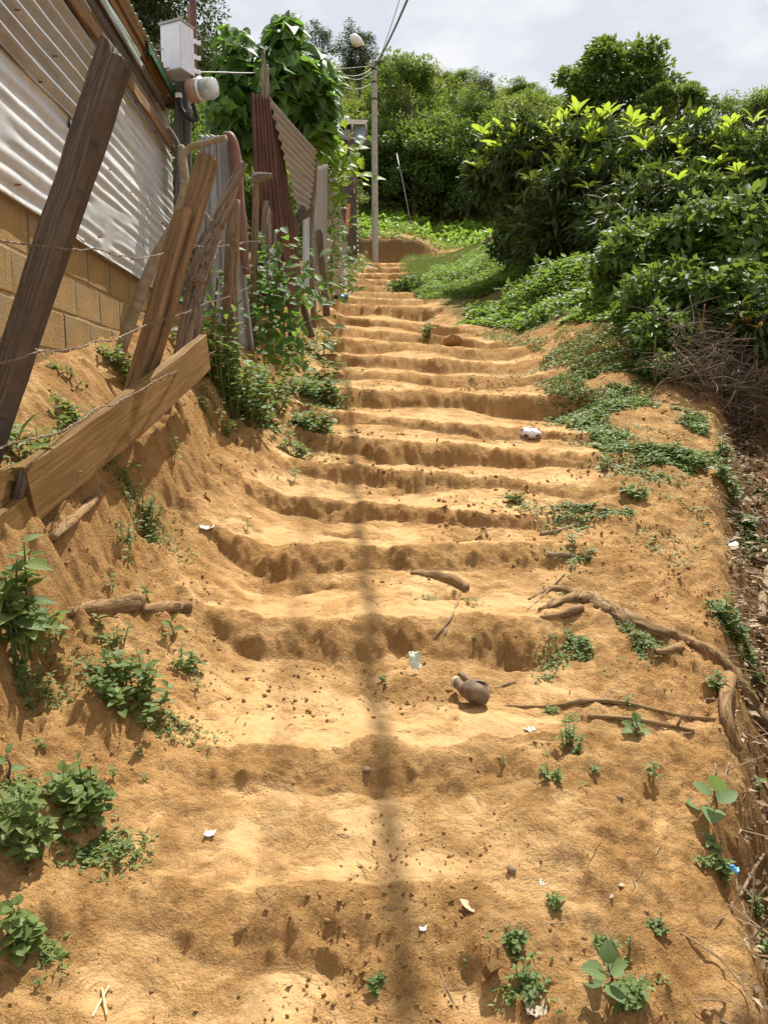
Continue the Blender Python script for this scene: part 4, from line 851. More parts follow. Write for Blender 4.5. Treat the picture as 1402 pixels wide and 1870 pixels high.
weed(452, 968, 32, 24, 'sprig', 'small tuft on the bare edge of the upper broad step')
weed(500, 795, 26, 24, 'sprig', 'small weed by the hole in the bank')
# behind the plank
for (px, py, Y, w, h, kd, lab, kw) in (
    (58, 815, 2.92, 130, 110, 'clump', 'lush weed behind the plank between the dark timber and the stub', dict(n=9, nstem=14, lsize=.06)),
    (30, 800, 2.80, 120, 90, 'broad', 'plant with long strap leaves behind the plank', dict(n=7, shape='lance', lsize=.17)),
    (165, 738, 3.42, 150, 70, 'clump', 'spreading broad leaved plant on the sunlit yard soil behind the plank', dict(n=7, nstem=16, lsize=.055)),
    (222, 625, 4.35, 110, 62, 'clump', 'leafy plant at the foot of the stained block wall', dict(n=8, nstem=16, lsize=.060)),
    (215, 690, 3.75, 40, 60, 'clump', 'small plant leaning on the split board post', dict(n=7, nstem=6, lsize=.045)),
    (120, 640, 3.75, 70, 26, 'clump', 'low weeds along the base of the block wall', dict(n=6, nstem=9, lsize=.035))):
    p = at(px, py, Y); p[2] = hgt(p[0], p[1]); weed(px, py, w, h, kd, lab, base=p, **kw)
# on the bank under the posts
weed(425, 752, 165, 175, 'clump', 'big leafy mass of weeds covering the bank below the stout round post', n=10, nstem=28, lsize=.095)
weed(395, 700, 90, 130, 'clump', 'darker weeds at the far end of the long plank', n=9, nstem=14, lsize=.09)
weed(480, 735, 110, 85, 'clump', 'weeds spilling from the leafy mass towards the steps', n=8, nstem=16, lsize=.085)
weed(592, 738, 105, 62, 'clump', 'weed patch with pale bluish leaves beside the middle steps', n=7, nstem=16, lsize=.105, mat=M_PALE, shape='round')
weed(576, 786, 90, 42, 'clump', 'flat green weed patch at the edge of the steps below the pale one', n=7, nstem=18, lsize=.080, shape='round')
weed(538, 835, 48, 45, 'clump', 'small upright weed below the flat green patch', n=6, nstem=9, lsize=.07)
weed(538, 880, 34, 28, 'sprig', 'little weed on the bank beside the middle steps', n=8)
weed(588, 655, 70, 52, 'clump', 'weeds at the foot of the bank near the narrowing steps', n=7, nstem=12, lsize=.10)
weed(568, 618, 50, 46, 'clump', 'grassy weeds under the branchy post', n=7, nstem=9, lsize=.11, shape='lance')
weed(432, 790, 34, 30, 'sprig', 'weed seedling at the bottom of the leafy bank', n=8)
weed(500, 668, 70, 60, 'clump', 'weeds under the short grey stumps', n=8, nstem=12, lsize=.085)
weed(455, 770, 120, 70, 'clump', 'weeds at the foot of the bank below the big leafy mass', n=7, nstem=16, lsize=.075)
weed(395, 775, 70, 60, 'clump', 'weeds on the bank corner just past the far plank end', n=7, nstem=10, lsize=.06)
weed(540, 720, 90, 50, 'clump', 'leafy weeds between the stumps and the pale weed patch', n=7, nstem=13, lsize=.085)
weed(530, 660, 90, 60, 'clump', 'weeds below the branchy post on the bank', n=8, nstem=13, lsize=.09)
weed(600, 690, 60, 34, 'clump', 'low weeds just above the pale weed patch', n=6, nstem=10, lsize=.085)
def climber(label, pts, spread, n, shape, mat, lsize, name='climbing_weed', cat='climber', stems=True):
    """leaves along stems through (px, py, Y) points: a plant hanging on the fence"""
    P = np.array([at(*p) for p in pts]); t = thing(name, label, cat, P[0]); rl = np.array(t.location)
    part('stem', tube(P, .008, n=6, sub=4, rough=.1), M_STEMR, t, True)
    for i in range(min(n, 290)):
        u = RNG.random() * (len(P) - 1); k = int(u); c = P[k] + (P[min(k + 1, len(P) - 1)] - P[k]) * (u - k) + RNG.normal(size=3) * spread * np.array([1, .6, 1])
        a = RNG.uniform(-math.pi, 0) if RNG.random() < .75 else RNG.uniform(0, math.pi)
        put_leaf(t, c, rdir(a, RNG.uniform(-.9, .5)), np.array([RNG.uniform(-.4, .4), -.7, .8]), lsize * RNG.uniform(.6, 1.2), shape, mat, rl)
    return t
climber('climbing weed with pointed leaves around the knobbed post', [(490, 640, 6.8), (492, 580, 6.8), (505, 520, 6.9), (520, 480, 7.1)], .17, 190, 'ovate', M_VINEO, .12)
climber('lower climbing weed at the foot of the rusted sheet', [(520, 620, 6.8), (515, 560, 6.9), (490, 500, 7.0)], .2, 150, 'ovate', M_VINEO, .12)
climber('dark climber between the gnarled post and the stout round post', [(385, 640, 5.6), (392, 570, 5.7), (398, 500, 5.8)], .12, 110, 'ovate', M_VINEO, .09)
climber('creeper growing over the leaning corrugated sheets', [(604, 530, 12.3), (606, 470, 12.4), (610, 420, 12.8), (600, 380, 12.8)], .2, 200, 'ovate', M_VINEO, .14)
climber('yellow green creeper on top of the far fence sheets', [(590, 250, 12.8), (606, 265, 13), (620, 290, 13.4), (608, 320, 13)], .26, 190, 'heart', m_leaf('creeper_leaf_single', [(.10, .17, .025), (.17, .26, .035), (.26, .36, .05)], (.45, .60, .05), .45, tone='obj'), .19)
climber('small weeds growing along the foot of the pale level ridged sheet', [(620, 500, 17), (640, 485, 18.5), (655, 478, 20)], .22, 90, 'ovate', M_WEEDO, .16)
climber('pale leaves at the foot of the forked pole', [(556, 560, 9.2), (562, 540, 9.3), (570, 530, 9.4)], .12, 40, 'lance', M_PALE, .18)
# ---- the vine over the fence: heart shaped leaves
def vine():
    b = at(520, 560, 8.6); t = thing('vine', 'lush heart leaved vine piled over the top of the rusted and tilted sheets', 'vine', b); rl = np.array(t.location)
    lobes = [(505, 150, 8.6, 62, 55, 1.), (560, 175, 8.9, 52, 70, 1.3), (575, 230, 9.0, 34, 60, .8), (450, 190, 8.3, 42, 80, 1.), (425, 130, 8.2, 30, 60, .8), (540, 115, 8.8, 52, 40, 1.), (412, 75, 8.2, 15, 30, .35), (440, 80, 8.2, 12, 28, .35), (520, 60, 8.7, 26, 28, .6), (525, 40, 8.7, 14, 16, .25), (425, 225, 8.3, 34, 60, .8), (410, 290, 8.2, 24, 60, .5), (600, 190, 9.1, 18, 50, .5), (480, 110, 8.5, 40, 30, .6), (400, 185, 8.0, 24, 30, .4), (475, 165, 8.3, 45, 60, .9), (520, 130, 8.5, 45, 40, .8), (600, 150, 9.1, 20, 40, .5), (450, 250, 8.4, 36, 50, .6)]
    stems = [tube([at(520, 560, 8.7), at(505, 300, 8.8), at(px, py, Y)], [.03, .02, .006], n=6, sub=4, rough=.1) for px, py, Y, *_ in lobes]
    stems += [tube([at(525, 70, 8.7), at(540, 45, 8.7), at(551, 28, 8.7)], [.008, .006, .003], n=5), tube([at(462, 130, 8.4), at(468, 105, 8.4), at(470, 88, 8.4)], [.007, .005, .003], n=5)]
    part('stem', join(*stems), M_STEMR, t, True, kind='stuff')
    big, rest = [], []
    for px, py, Y, rx, ry, wt in lobes:
        for i in range(int(150 * wt)):
            v = nrm(RNG.normal(size=3)) * RNG.uniform(.55, 1.05); c = at(px + v[0] * rx, py - v[2] * ry, Y + v[1] * .35)
            d = nrm(np.array([v[0] * .8 + RNG.normal() * .5, -.35 + RNG.normal() * .45, -.55 + RNG.normal() * .35])); n_ = nrm(np.array([v[0] * .5 + RNG.normal() * .3, -.6 + RNG.normal() * .4, .75]))
            (big if v[1] < .15 else rest).append((c, d, n_, RNG.uniform(.12, .21) * (1.0 if wt > .5 else .72)))
    random.shuffle(big)
    for l in big[:300]: put_leaf(t, *l, 'heart', M_VINEO, rl)
    rest += big[300:]
    p, d, n_, s = [np.array(x) for x in zip(*rest)]; V, F, tn = leaf_cloud(p, d, n_, s, 'heart'); part('foliage', (V, F), M_VINE, t, True, kind='stuff', attrs={'tone': tn})
vine()
# beside the steps on the other side
for a in ((776, 618, 36, 26, 'clump', 'small green tuft growing on the edge of an upper step', dict(n=6, nstem=6, lsize=.11)),
          (1106, 862, 52, 36, 'broad', 'broad leaved seedling under the lip of the widest step', dict(n=8, lsize=.09)),
          (1056, 778, 62, 22, 'clump', 'low green weed on the terrace edge past the deflated ball', dict(n=6, nstem=14, lsize=.065)),
          (1108, 812, 60, 20, 'clump', 'low weed by the terrace edge below the middle steps', dict(n=6, nstem=14, lsize=.06)),
          (998, 778, 22, 18, 'sprig', 'tiny leafy sprig touching the deflated ball', dict(n=6)),
          (942, 918, 36, 28, 'clump', 'small dark weed in the hollow under a middle step', dict(n=6, nstem=7, lsize=.05)),
          (1162, 908, 56, 30, 'clump', 'bright weed with round leaves on the terrace beside the steps', dict(n=5, nstem=9, lsize=.05, shape='round')),
          (1040, 998, 34, 26, 'sprig', 'leafy sprig between the two loose sticks', dict(n=8, shape='round')),
          (695, 1246, 30, 14, 'sprig', 'flat rosette weed on the floor of the broad step', dict(n=9, lsize=.022)),
          (866, 1172, 20, 18, 'sprig', 'seedling in the hollow beside the small clay hole', dict(n=5)),
          (1160, 1350, 62, 58, 'broad', 'broad leaved seedling growing over the long stick', dict(n=8, lsize=.052, shape='round')),
          (1002, 1300, 36, 16, 'clump', 'small curled weed below the long thin root', dict(n=5, nstem=6, lsize=.02)),
          (1145, 1292, 30, 26, 'sprig', 'pale seedling growing through the long thin root', dict(n=6, mat=M_PALE)),
          (1300, 1500, 90, 105, 'broad', 'tall plant with huge pale leaves on the brink of the ditch', dict(n=5, lsize=.092, shape='round', mat=M_PALE)),
          (1302, 1578, 80, 42, 'clump', 'low weed on the ditch edge beside the blue wrapper', dict(n=6, nstem=10, lsize=.034)),
          (1318, 1268, 44, 50, 'clump', 'weed hanging down the root at the ditch edge', dict(n=6, nstem=6, lsize=.032, shape='round')),
          (1108, 1812, 120, 95, 'broad', 'largest broad leaved plant near the bottom of the path', dict(n=6, lsize=.070, shape='round', mat=M_PALE)),
          (1155, 1830, 75, 50, 'clump', 'leafy weeds crowding behind the largest broad leaved plant', dict(n=7, nstem=12, lsize=.024)),
          (945, 1722, 46, 40, 'clump', 'oval leaved weed on dark crumbly soil', dict(n=6, nstem=7, lsize=.026)),
          (1018, 1652, 42, 28, 'clump', 'little pair leaved weed on the lower bare slope', dict(n=5, nstem=4, lsize=.024)),
          (1198, 1700, 44, 30, 'clump', 'flat bright weed alone on the lower bare slope', dict(n=7, nstem=9, lsize=.017)),
          (1100, 1742, 60, 36, 'clump', 'grassy dark tuft above the largest broad leaved plant', dict(n=7, nstem=12, lsize=.020, shape='lance')),
          (1145, 1735, 22, 34, 'sprig', 'upright sprig next to the grassy tuft', dict(n=6, shape='round')),
          (850, 1768, 22, 18, 'sprig', 'tiny dark weed near the cut wood chip', dict(n=7)),
          (1006, 1762, 20, 18, 'sprig', 'tiny weed between the wood chip and the grassy tuft', dict(n=6)),
          (685, 1805, 52, 30, 'clump', 'small weed at the very bottom of the path', dict(n=6, nstem=8, lsize=.018)),
          (1378, 1668, 44, 50, 'clump', 'weed on the far bottom edge of the ditch', dict(n=6, nstem=7, lsize=.026)),
          (958, 1812, 66, 46, 'clump', 'straggling weed beside the grey torn leaf', dict(n=6, nstem=9, lsize=.022)),
          (918, 1398, 22, 22, 'sprig', 'weed sprig on the riser below the brown bottle', dict(n=6)),
          (1190, 1428, 40, 44, 'sprig', 'thin straggly weed below the long stick', dict(n=9)),
          (1040, 1372, 60, 60, 'clump', 'trailing weed with paired leaves below the long thin root', dict(n=6, nstem=9, lsize=.026)),
          (1005, 1420, 50, 26, 'clump', 'foot of the trailing weed on the bare slope', dict(n=5, nstem=7, lsize=.024)),
          (1082, 1412, 34, 14, 'sprig', 'flat dark weed beside the trailing weed', dict(n=8)),
          (1330, 905, 50, 60, 'clump', 'leafy weed growing out of the ditch beside the terrace', dict(n=7, nstem=12, lsize=.07)),
          (1355, 968, 50, 40, 'clump', 'pale weed farther down the ditch edge', dict(n=7, nstem=10, lsize=.06, mat=M_PALE)),
          (1330, 1150, 50, 70, 'clump', 'round leaved weed running down the ditch edge past the big root', dict(n=7, nstem=12, lsize=.045, shape='round')),
          (1372, 1225, 46, 40, 'clump', 'weed at the bottom of the ditch beside the big root', dict(n=7, nstem=9, lsize=.04)),
          (1315, 830, 36, 40, 'clump', 'weed on the brink where the terrace drops into the ditch', dict(n=6, nstem=8, lsize=.07)),
          (1385, 1450, 40, 36, 'sprig', 'thin seedling inside the litter filled ditch', dict(n=7)),
          (1392, 1750, 34, 60, 'clump', 'weed cut by the frame at the bottom of the ditch', dict(n=6, nstem=6, lsize=.026))):
    weed(*a[:6], **a[6])
# ---- creeping mats and small seedlings: what nobody could count
EXTRA = [(250, 1275, 110, 28, .5), (110, 1500, 120, 40, .5), (255, 965, 80, 30, .6), (40, 1720, 50, 40, .5), (200, 1180, 60, 20, .3), (330, 1215, 40, 16, .4), (60, 1260, 50, 24, .3), (580, 735, 60, 24, .8), (575, 785, 50, 14, .7), (460, 770, 90, 24, .8), (1120, 1825, 90, 40, .22), (950, 1740, 40, 24, .15), (1100, 1750, 40, 16, .2), (950, 1810, 50, 30, .2), (1190, 1425, 30, 30, .1), (1040, 1390, 40, 40, .15)]
def scatter_px(ellipses, size, shape, per, lift=.012):
    P = []
    for (cx, cy, rx, ry, dn) in ellipses:
        c = onslope(cx, cy) if cy > 560 else G(cx, cy); ex, ey = rx * c[1] / FPX, abs(G(cx, cy - ry)[1] - G(cx, cy + ry)[1]) / 2
        g = G(cx, cy); n = int(per * dn * rx * ry / 900); u = RNG.normal(size=(n * 3, 2)) * .55
        x, y = g[0] + u[:, 0] * ex, g[1] + u[:, 1] * ey; k = fbm(x * 4.5 / max(g[1], 1) * 3, y * 3.5, 61, 3) > -.05; P.append(np.stack([x[k], y[k], 0 * x[k]], 1)[:n])
    P = drop(np.vstack(P)); P[:, 2] += RNG.random(len(P)) ** 2 * lift * np.clip(P[:, 1] / 4, .6, 2.2) + .002
    az = RNG.uniform(0, 2 * math.pi, len(P)); el = RNG.uniform(-.1, .5, len(P)); d = np.stack([np.cos(az) * np.cos(el), np.sin(az) * np.cos(el), np.sin(el)], 1)
    nn = np.stack([RNG.normal(size=len(P)) * .3, RNG.normal(size=len(P)) * .3 - .15, np.ones(len(P))], 1)
    return leaf_cloud(P, d, nn, size * RNG.uniform(.6, 1.3, len(P)) * np.clip(P[:, 1] / 3.5, .8, 2.0), shape)
EL = [(1190, 690, 120, 26, 1.3), (1090, 640, 110, 22, 1.3), (1060, 760, 60, 24, 1), (1240, 755, 60, 18, .8), (1110, 800, 70, 16, .8), (1230, 830, 60, 26, .6), (1150, 850, 60, 20, .5), (1140, 925, 110, 24, 1.1), (1060, 955, 70, 16, .8), (1080, 1030, 45, 14, .8), (1110, 1068, 80, 18, 1.2), (1100, 1165, 80, 30, 1.2),
      (1190, 870, 60, 24, .6), (1330, 890, 36, 70, .8), (1350, 970, 36, 36, .8), (1320, 1120, 26, 60, 1.), (1365, 1220, 30, 40, 1), (1290, 1060, 40, 30, .4), (1010, 1215, 34, 10, .7), (1000, 1240, 30, 10, .3), (960, 930, 50, 10, .5), (1010, 1010, 30, 8, .3), (820, 1097, 55, 8, .5), (1130, 700, 60, 30, .8), (1000, 690, 40, 16, .5),
      (1290, 1560, 40, 30, .3), (1150, 1180, 60, 20, .5), (1350, 780, 26, 40, .7), (1390, 900, 20, 60, .4), (1040, 1320, 40, 14, .25), (1180, 640, 60, 24, .7), (560, 640, 40, 20, .5), (600, 690, 40, 20, .4), (350, 960, 40, 16, .06), (1230, 960, 60, 60, .07), (1180, 1000, 80, 60, .06), (1200, 780, 80, 50, .15)]
V, F, tn = scatter_px(EL + EXTRA, .022, 'mid', 420)
n = 60000; y = 4.6 * (11.2 / 4.6) ** RNG.random(n); x0, x1 = path_r(y) - .05, ditch_x(y) - .02 + 1.2 * sstep(8, 9.5, y); x = x0 + (x1 - x0) * RNG.random(n)
k = fbm(x * 1.9, y * 1.9, 161, 4) + .45 * RNG.random(n) > .98 - .85 * sstep(4.9, 8.4, y) - .25 * sstep(.75, 1, (x - x0) / (x1 - x0)) * (y > 6); P = drop(np.stack([x[k], y[k], 0 * x[k]], 1)); P[:, 2] += RNG.random(len(P)) ** 2 * .035 + .003
az = RNG.uniform(0, 6.28, len(P)); V2, F2, tn2 = leaf_cloud(P, np.stack([np.cos(az), np.sin(az), RNG.uniform(-.1, .5, len(P))], 1), np.stack([RNG.normal(size=len(P)) * .3, RNG.normal(size=len(P)) * .3 - .15, np.ones(len(P))], 1), RNG.uniform(.022, .048, len(P)), 'cheap')
F = np.vstack([F, F2 + len(V)]); V = np.vstack([V, V2]); tn = np.concatenate([tn, tn2])
o = single('creeping_weeds', (V, F), M_CREEP, 'creeping small leaved weeds matted over the bare terrace beside the steps', 'ground cover', kind='stuff', attrs={'tone': tn})
# ---- dense ground cover beyond the steps
def cover_area(n, ymin, ymax, fx0, fx1, thr, seed):
    u = RNG.random(n * 2); y = ymin * (ymax / ymin) ** u; x0, x1 = fx0(y), fx1(y); x = x0 + (x1 - x0) * RNG.random(n * 2)
    k = (fbm(x * .9, y * .7, seed, 3) + .25 > thr); return np.stack([x[k], y[k], 0 * x[k]], 1)[:n]
P = cover_area(90000, 8.3, 22, lambda y: path_r(y) + np.interp(y, [8.3, 9.0, 9.7, 10.9, 12, 14, 17, 22], [.75, .55, .35, .35, .06, .0, .05, .9]), lambda y: np.interp(y, [8.3, 12, 22], [4.2, 6.2, 9.5]), -.35, 71)
P = drop(P); edge = sstep(0, 1.1, P[:, 0] - path_r(P[:, 1])) * sstep(8.3, 11.4, P[:, 1])
hh = (.05 + .30 * np.clip(.5 + .8 * fbm(P[:, 0] * 1.3, P[:, 1] * 1.1, 72, 3), 0, 1)) * (.16 + .84 * edge)
P[:, 2] += hh * (1 - RNG.random(len(P)) ** 2.2 * .9)
az = RNG.uniform(0, 2 * math.pi, len(P)); el = RNG.uniform(-.3, .5, len(P)); d = np.stack([np.cos(az) * np.cos(el), np.sin(az) * np.cos(el), np.sin(el)], 1)
V, F, tn = leaf_cloud(P, d, np.stack([RNG.normal(size=len(P)) * .45, RNG.normal(size=len(P)) * .45 - .2, np.ones(len(P))], 1), RNG.uniform(.045, .105, len(P)), 'cheap')
single('ground_cover', (V, F), M_COVER, 'dense bright green ground cover spreading from the steps to the dark shrubs', 'ground cover', kind='stuff', attrs={'tone': tn})
def grass(name, label, P, h0, h1, mat):
    P = drop(P); az = RNG.uniform(0, 2 * math.pi, len(P)); el = RNG.uniform(.5, 1.4, len(P)); d = np.stack([np.cos(az) * np.cos(el), np.sin(az) * np.cos(el), np.sin(el)], 1)
    V, F, tn = leaf_cloud(P, d, np.stack([np.cos(az), np.sin(az), .3 + 0 * az], 1), RNG.uniform(h0, h1, len(P)), 'blade'); single(name, (V, F), mat, label, 'grass', kind='stuff', attrs={'tone': tn})
grass('grass', 'short trodden grass on the knoll beside the head of the path', cover_area(34000, 15, 31, lambda y: path_r(y) + .02, lambda y: np.interp(y, [16, 31], [3.2, 5.5]), -.6, 75), .06, .15, M_GRASS)
grass('verge_grass', 'thin verge grass between the path and the far metal fence', cover_area(5000, 14, 30, lambda y: path_l(y) - .55, lambda y: path_l(y) + .02, -.1, 77), .05, .16, M_GRASS)
# ---- crop plants on the field beyond the pole
def crop_mesh(seed):
    r = np.random.default_rng(seed); n = 16; az = r.uniform(0, 2 * math.pi, n); el = r.uniform(-.1, .9, n); d = np.stack([np.cos(az) * np.cos(el), np.sin(az) * np.cos(el), np.sin(el)], 1)
    p = np.stack([r.normal(size=n) * .05, r.normal(size=n) * .05, r.uniform(.08, .34, n)], 1); V, F, tn = leaf_cloud(p, d, np.tile([0, -.2, 1.0], (n, 1)), r.uniform(.20, .34, n), 'mid', r.random(n)); return make_mesh('crop_plant', V, F, M_CROP, True, {'tone': tn})
CROP = [crop_mesh(i) for i in range(4)]
def crop_area(n, y0, y1, x0, x1):
    for i in range(n):
        y = random.uniform(y0, y1); x = random.uniform(x0(y), x1(y)); o = link('crop_plant', random.choice(CROP), None, (x, y, hgt(x, y))); s = random.uniform(.7, 1.25); o.scale = (s, s, s); o.rotation_euler = (0, 0, random.uniform(0, 6.3))
        set_props(o, 'pale green crop plant in the small field above the head of the path' if y > 32 else 'pale green crop plant on the knoll beyond the trodden grass', 'crop plant', 'crop plants in the field above the path' if y > 32 else 'crop plants on the knoll')
crop_area(130, 32.2, 39.5, lambda y: -1.6, lambda y: 8.5)
crop_area(70, 22, 31.5, lambda y: np.interp(y, [22, 31], [3.4, 3.0]), lambda y: np.interp(y, [22, 31], [6.5, 8.5]))

P = np.stack([RNG.uniform(-2.5, 9.5, 30000), RNG.uniform(31.4, 40.5, 30000), np.zeros(30000)], 1); P = P[fbm(P[:, 0] * .9, P[:, 1] * .9, 181, 3) > -.15]; P = drop(P); P[:, 2] += RNG.random(len(P)) ** 2 * .22
az = RNG.uniform(0, 6.28, len(P)); V, F, tn = leaf_cloud(P, np.stack([np.cos(az), np.sin(az), RNG.uniform(-.1, .7, len(P))], 1), np.stack([RNG.normal(size=len(P)) * .3, RNG.normal(size=len(P)) * .3 - .2, np.ones(len(P))], 1), RNG.uniform(.08, .17, len(P)), 'cheap')
single('field_weeds', (V, F), M_COVER, 'low green weeds growing between the crop plants of the field', 'weeds', kind='stuff', attrs={'tone': tn})

# ------------------------------------------------------------------ shrubs and trees
def bush_leaves(n, c, r, nclump, ls, rng, shape, flat=.0, up=.35, shell=.55, cr=.34):
    """leaf clumps spread through an ellipsoid; returns a leaf cloud"""
    cc = nrm(rng.normal(size=(nclump, 3))) * (shell + (1 - shell) * rng.random((nclump, 1)) ** .6); cc[:, 2] = np.where(cc[:, 2] < -.55, -cc[:, 2], cc[:, 2]); cc = cc * (1 + .30 * fbm(cc[:, 0] * 1.6 + cc[:, 2] * 1.1, cc[:, 1] * 1.6 - cc[:, 2] * .9, int(rng.integers(1, 900)), 2))[:, None] * rng.uniform(.8, 1.22, (nclump, 1))
    k = rng.integers(0, nclump, n); v = nrm(rng.normal(size=(n, 3))) * rng.random((n, 1)) ** .45
    p = np.asarray(c) + (cc[k] + v * cr * rng.uniform(.7, 1.3, nclump)[k][:, None] * np.array([1, 1, .75])) * np.asarray(r)
    d = nrm(v + rng.normal(size=(n, 3)) * .55 + cc[k] * .4 - np.array([0, 0, .25])); nn = nrm(rng.normal(size=(n, 3)) * .5 + v * .5 + np.array([0, -.1, .6 + up]))
    tone = np.clip(rng.random(nclump)[k] * .55 + rng.random(n) * .45, 0, 1)
    return leaf_cloud(p, d, nn, ls * rng.uniform(.65, 1.3, n), shape, tone), cc * np.asarray(r) + np.asarray(c)
def tree_meshes(seed, shape, n, nclump, ls, mat, h, r, trunk=.14, shell=.5, cr=.36, crown_z=.55):
    """a tree of height h with its foot at the origin: (trunk mesh, crown mesh)"""
    rng = np.random.default_rng(seed); c = np.array([0, 0, h * crown_z])
    (V, F, tn), cc = bush_leaves(n, c, r, nclump, ls, rng, shape, shell=shell, cr=cr)
    crown = make_mesh('crown', V, F, mat, False, {'tone': tn})
    tb = [tube([(0, 0, -.4), (rng.normal() * .1, rng.normal() * .1, h * .3), c + [0, 0, r[2] * .3]], [trunk, trunk * .8, trunk * .35], n=7, sub=3, rough=.1)]
    for q in cc[:14]: tb.append(tube([(0, 0, h * .25 + .1 * h * rng.random()), (q * .55 + c * .25) + rng.normal(size=3) * .1, q], [trunk * .45, trunk * .3, trunk * .1], n=5, sub=2))
    Vt, Ft, Ut = join(*tb); return make_mesh('trunk', Vt, Ft, M_TRUNK, True), crown
KIND = {}
for nm, args in {'bushy': (101, 'cheap', 9000, 46, .20, 'green', 4.4, (2.3, 2.1, 2.0)), 'loose': (102, 'midlance', 5200, 34, .30, 'olive', 4.2, (2.2, 2.0, 1.9)), 'deep': (103, 'cheap', 9000, 50, .19, 'deep', 4.4, (2.2, 2.2, 2.1)),
                 'light': (104, 'cheap', 8200, 40, .19, 'olive', 4.0, (2.4, 2.2, 1.8)), 'fine': (105, 'cheap', 9500, 60, .15, 'green', 3.8, (2.2, 2.0, 1.7)), 'dark': (106, 'cheap', 8500, 44, .18, 'dark', 5.2, (1.9, 1.9, 2.6))}.items():
    KIND[nm] = tree_meshes(args[0], args[1], args[2], args[3], args[4], M_TREES[args[5]], args[6], args[7], cr=.30 if nm != 'loose' else .36)
def tree(x, y, kind, s, label, group=None, name='tree', cat='tree', z=None, sx=1.0, sz=1.0, mat=None):
    z = hgt(x, y) if z is None else z; t = thing(name, label, cat, (x, y, z), group); t.scale = (s * sx, s * sx, s * sz); t.rotation_euler = (0, 0, random.uniform(0, 6.28))
    for nm, me in zip(('trunk', 'crown'), KIND[kind]): link(nm, me, t)
    return t
GRP = 'trees and bushes on the far hillside'
LAB = {'bushy': 'mid green bushy tree', 'loose': 'loose leaved olive tree', 'deep': 'deep green dense tree', 'light': 'light olive spreading tree', 'fine': 'fine leaved green bush'}
ROWS = ['in the foremost row', 'just behind the foremost row', 'low on the hillside', 'at mid height on the hillside', 'on the upper hillside', 'high on the hillside', 'close under the skyline', 'on the skyline']
PLACE = [(560, 'over the vine'), (640, 'over the far shack'), (700, 'behind the street lamp'), (760, 'next to the pole'), (820, 'past the guy wire'), (880, 'halfway to the shrubs'), (945, 'above the end of the shrubs'), (1020, 'before the round skyline tree'), (1130, 'behind the round skyline tree'), (1260, 'past the round skyline tree'), (1340, 'toward the light green skyline bush'), (2000, 'at the frame edge')]
for row, (Y, step) in enumerate(((41, 2.7), (44.5, 3.0), (49, 3.4), (54, 3.8), (60, 4.2), (67, 4.8), (75, 5.4), (83, 6.0))):
    x = -.30 * Y if row else -.02 * Y
    while x < (.30 if Y < 50 else .52) * Y:
        px = 701 + 1405 * x / Y
        kd = random.choice(('deep', 'loose', 'bushy', 'bushy') if row == 0 else ('bushy', 'loose', 'deep', 'fine', 'light') if row < 4 else ('bushy', 'loose', 'light', 'fine', 'fine'))
        if not (px < 560 and row < 2) and not (px < 330) and not (px > 960 and row > 5):
            tree(x + random.uniform(-.7, .7), Y + random.uniform(-1.2, 1.2), kd, random.uniform(.68, 1.05) * (1 + .03 * row) * (.8 if row > 4 else 1), f"{LAB[kd]} {ROWS[row]}, {[w for q, w in PLACE if px < q][0]}", GRP, sz=random.uniform(.62, 1.0) * (1.25 if row == 0 else 1), sx=random.uniform(1.0, 1.3))
        x += step * random.uniform(.72, 1.05)
def at_px(px, py, Y): p = at(px, py, Y); return p
def crown_at(px, py, Y, kind, wpx, label, name='tree', squash=1.0, hfrac=.55, lift=0.0):
    """a tree whose crown shows centred at (px, py), wpx wide"""
    p = at(px, py, Y); base = hgt(p[0], p[1]); me = KIND[kind][1]; w0 = 4.6; s = wpx * Y / FPX / w0
    c0 = {'dark': 5.2, 'light': 4.0, 'fine': 3.8, 'loose': 4.2, 'sparse': 4.2}.get(kind, 4.4) * .55
    foot = np.array([p[0], Y, p[2] - c0 * s * squash]); t = thing(name, label, 'tree', (p[0], Y, min(base, foot[2])))
    a = random.uniform(0, 6.28)
    for nm, me in zip(('trunk', 'crown'), KIND[kind]):
        o = link(nm, me, t, foot - wloc(t)); o.scale = (s, s, s * squash); o.rotation_euler = (0, 0, a)
    if base < foot[2] - .2:
        part('bole', tube([(p[0], Y, base - .4), (p[0] + .1, Y, (base + foot[2]) / 2), (p[0], Y, p[2])], [.16, .13, .08], n=8, sub=3, rough=.1), M_TRUNK, t, True)
    return t
KIND['round'] = tree_meshes(111, 'mid', 9000, 70, .30, M_TREES['deep'], 4.4, (2.3, 2.3, 2.0), shell=.62, cr=.26)
KIND['bigdark'] = tree_meshes(112, 'cheap', 16000, 80, .15, M_TREES['dark'], 4.4, (2.2, 2.2, 2.2), shell=.5, cr=.30)
KIND['sparse'] = tree_meshes(113, 'cheap', 2600, 30, .17, M_TREES['dark'], 4.2, (2.0, 2.0, 1.9), cr=.26)
for k in ('round', 'bigdark', 'sparse'): pass
_C0 = {'round': 4.4, 'bigdark': 4.4, 'sparse': 4.2}
crown_at(1117, 172, 44, 'round', 180, 'big round crowned tree standing alone on the skyline above the shrubs', squash=.78)
crown_at(1240, 207, 41, 'round', 112, 'smaller tree beside the big round crowned skyline tree', squash=.8)
crown_at(1180, 232, 40, 'round', 80, 'low leafy tree under the big round crowned tree', squash=.75)
crown_at(285, 78, 25, 'bigdark', 215, 'large dark tree rising behind the roof of the block house', squash=1.15)
crown_at(215, 20, 29, 'bigdark', 150, 'dark tree top farther behind the house roof')
crown_at(345, 150, 23, 'bigdark', 130, 'low dark branches behind the breaker box')
crown_at(583, 88, 52, 'sparse', 80, 'thin see-through dark tree on the skyline above the vine', squash=1.1)
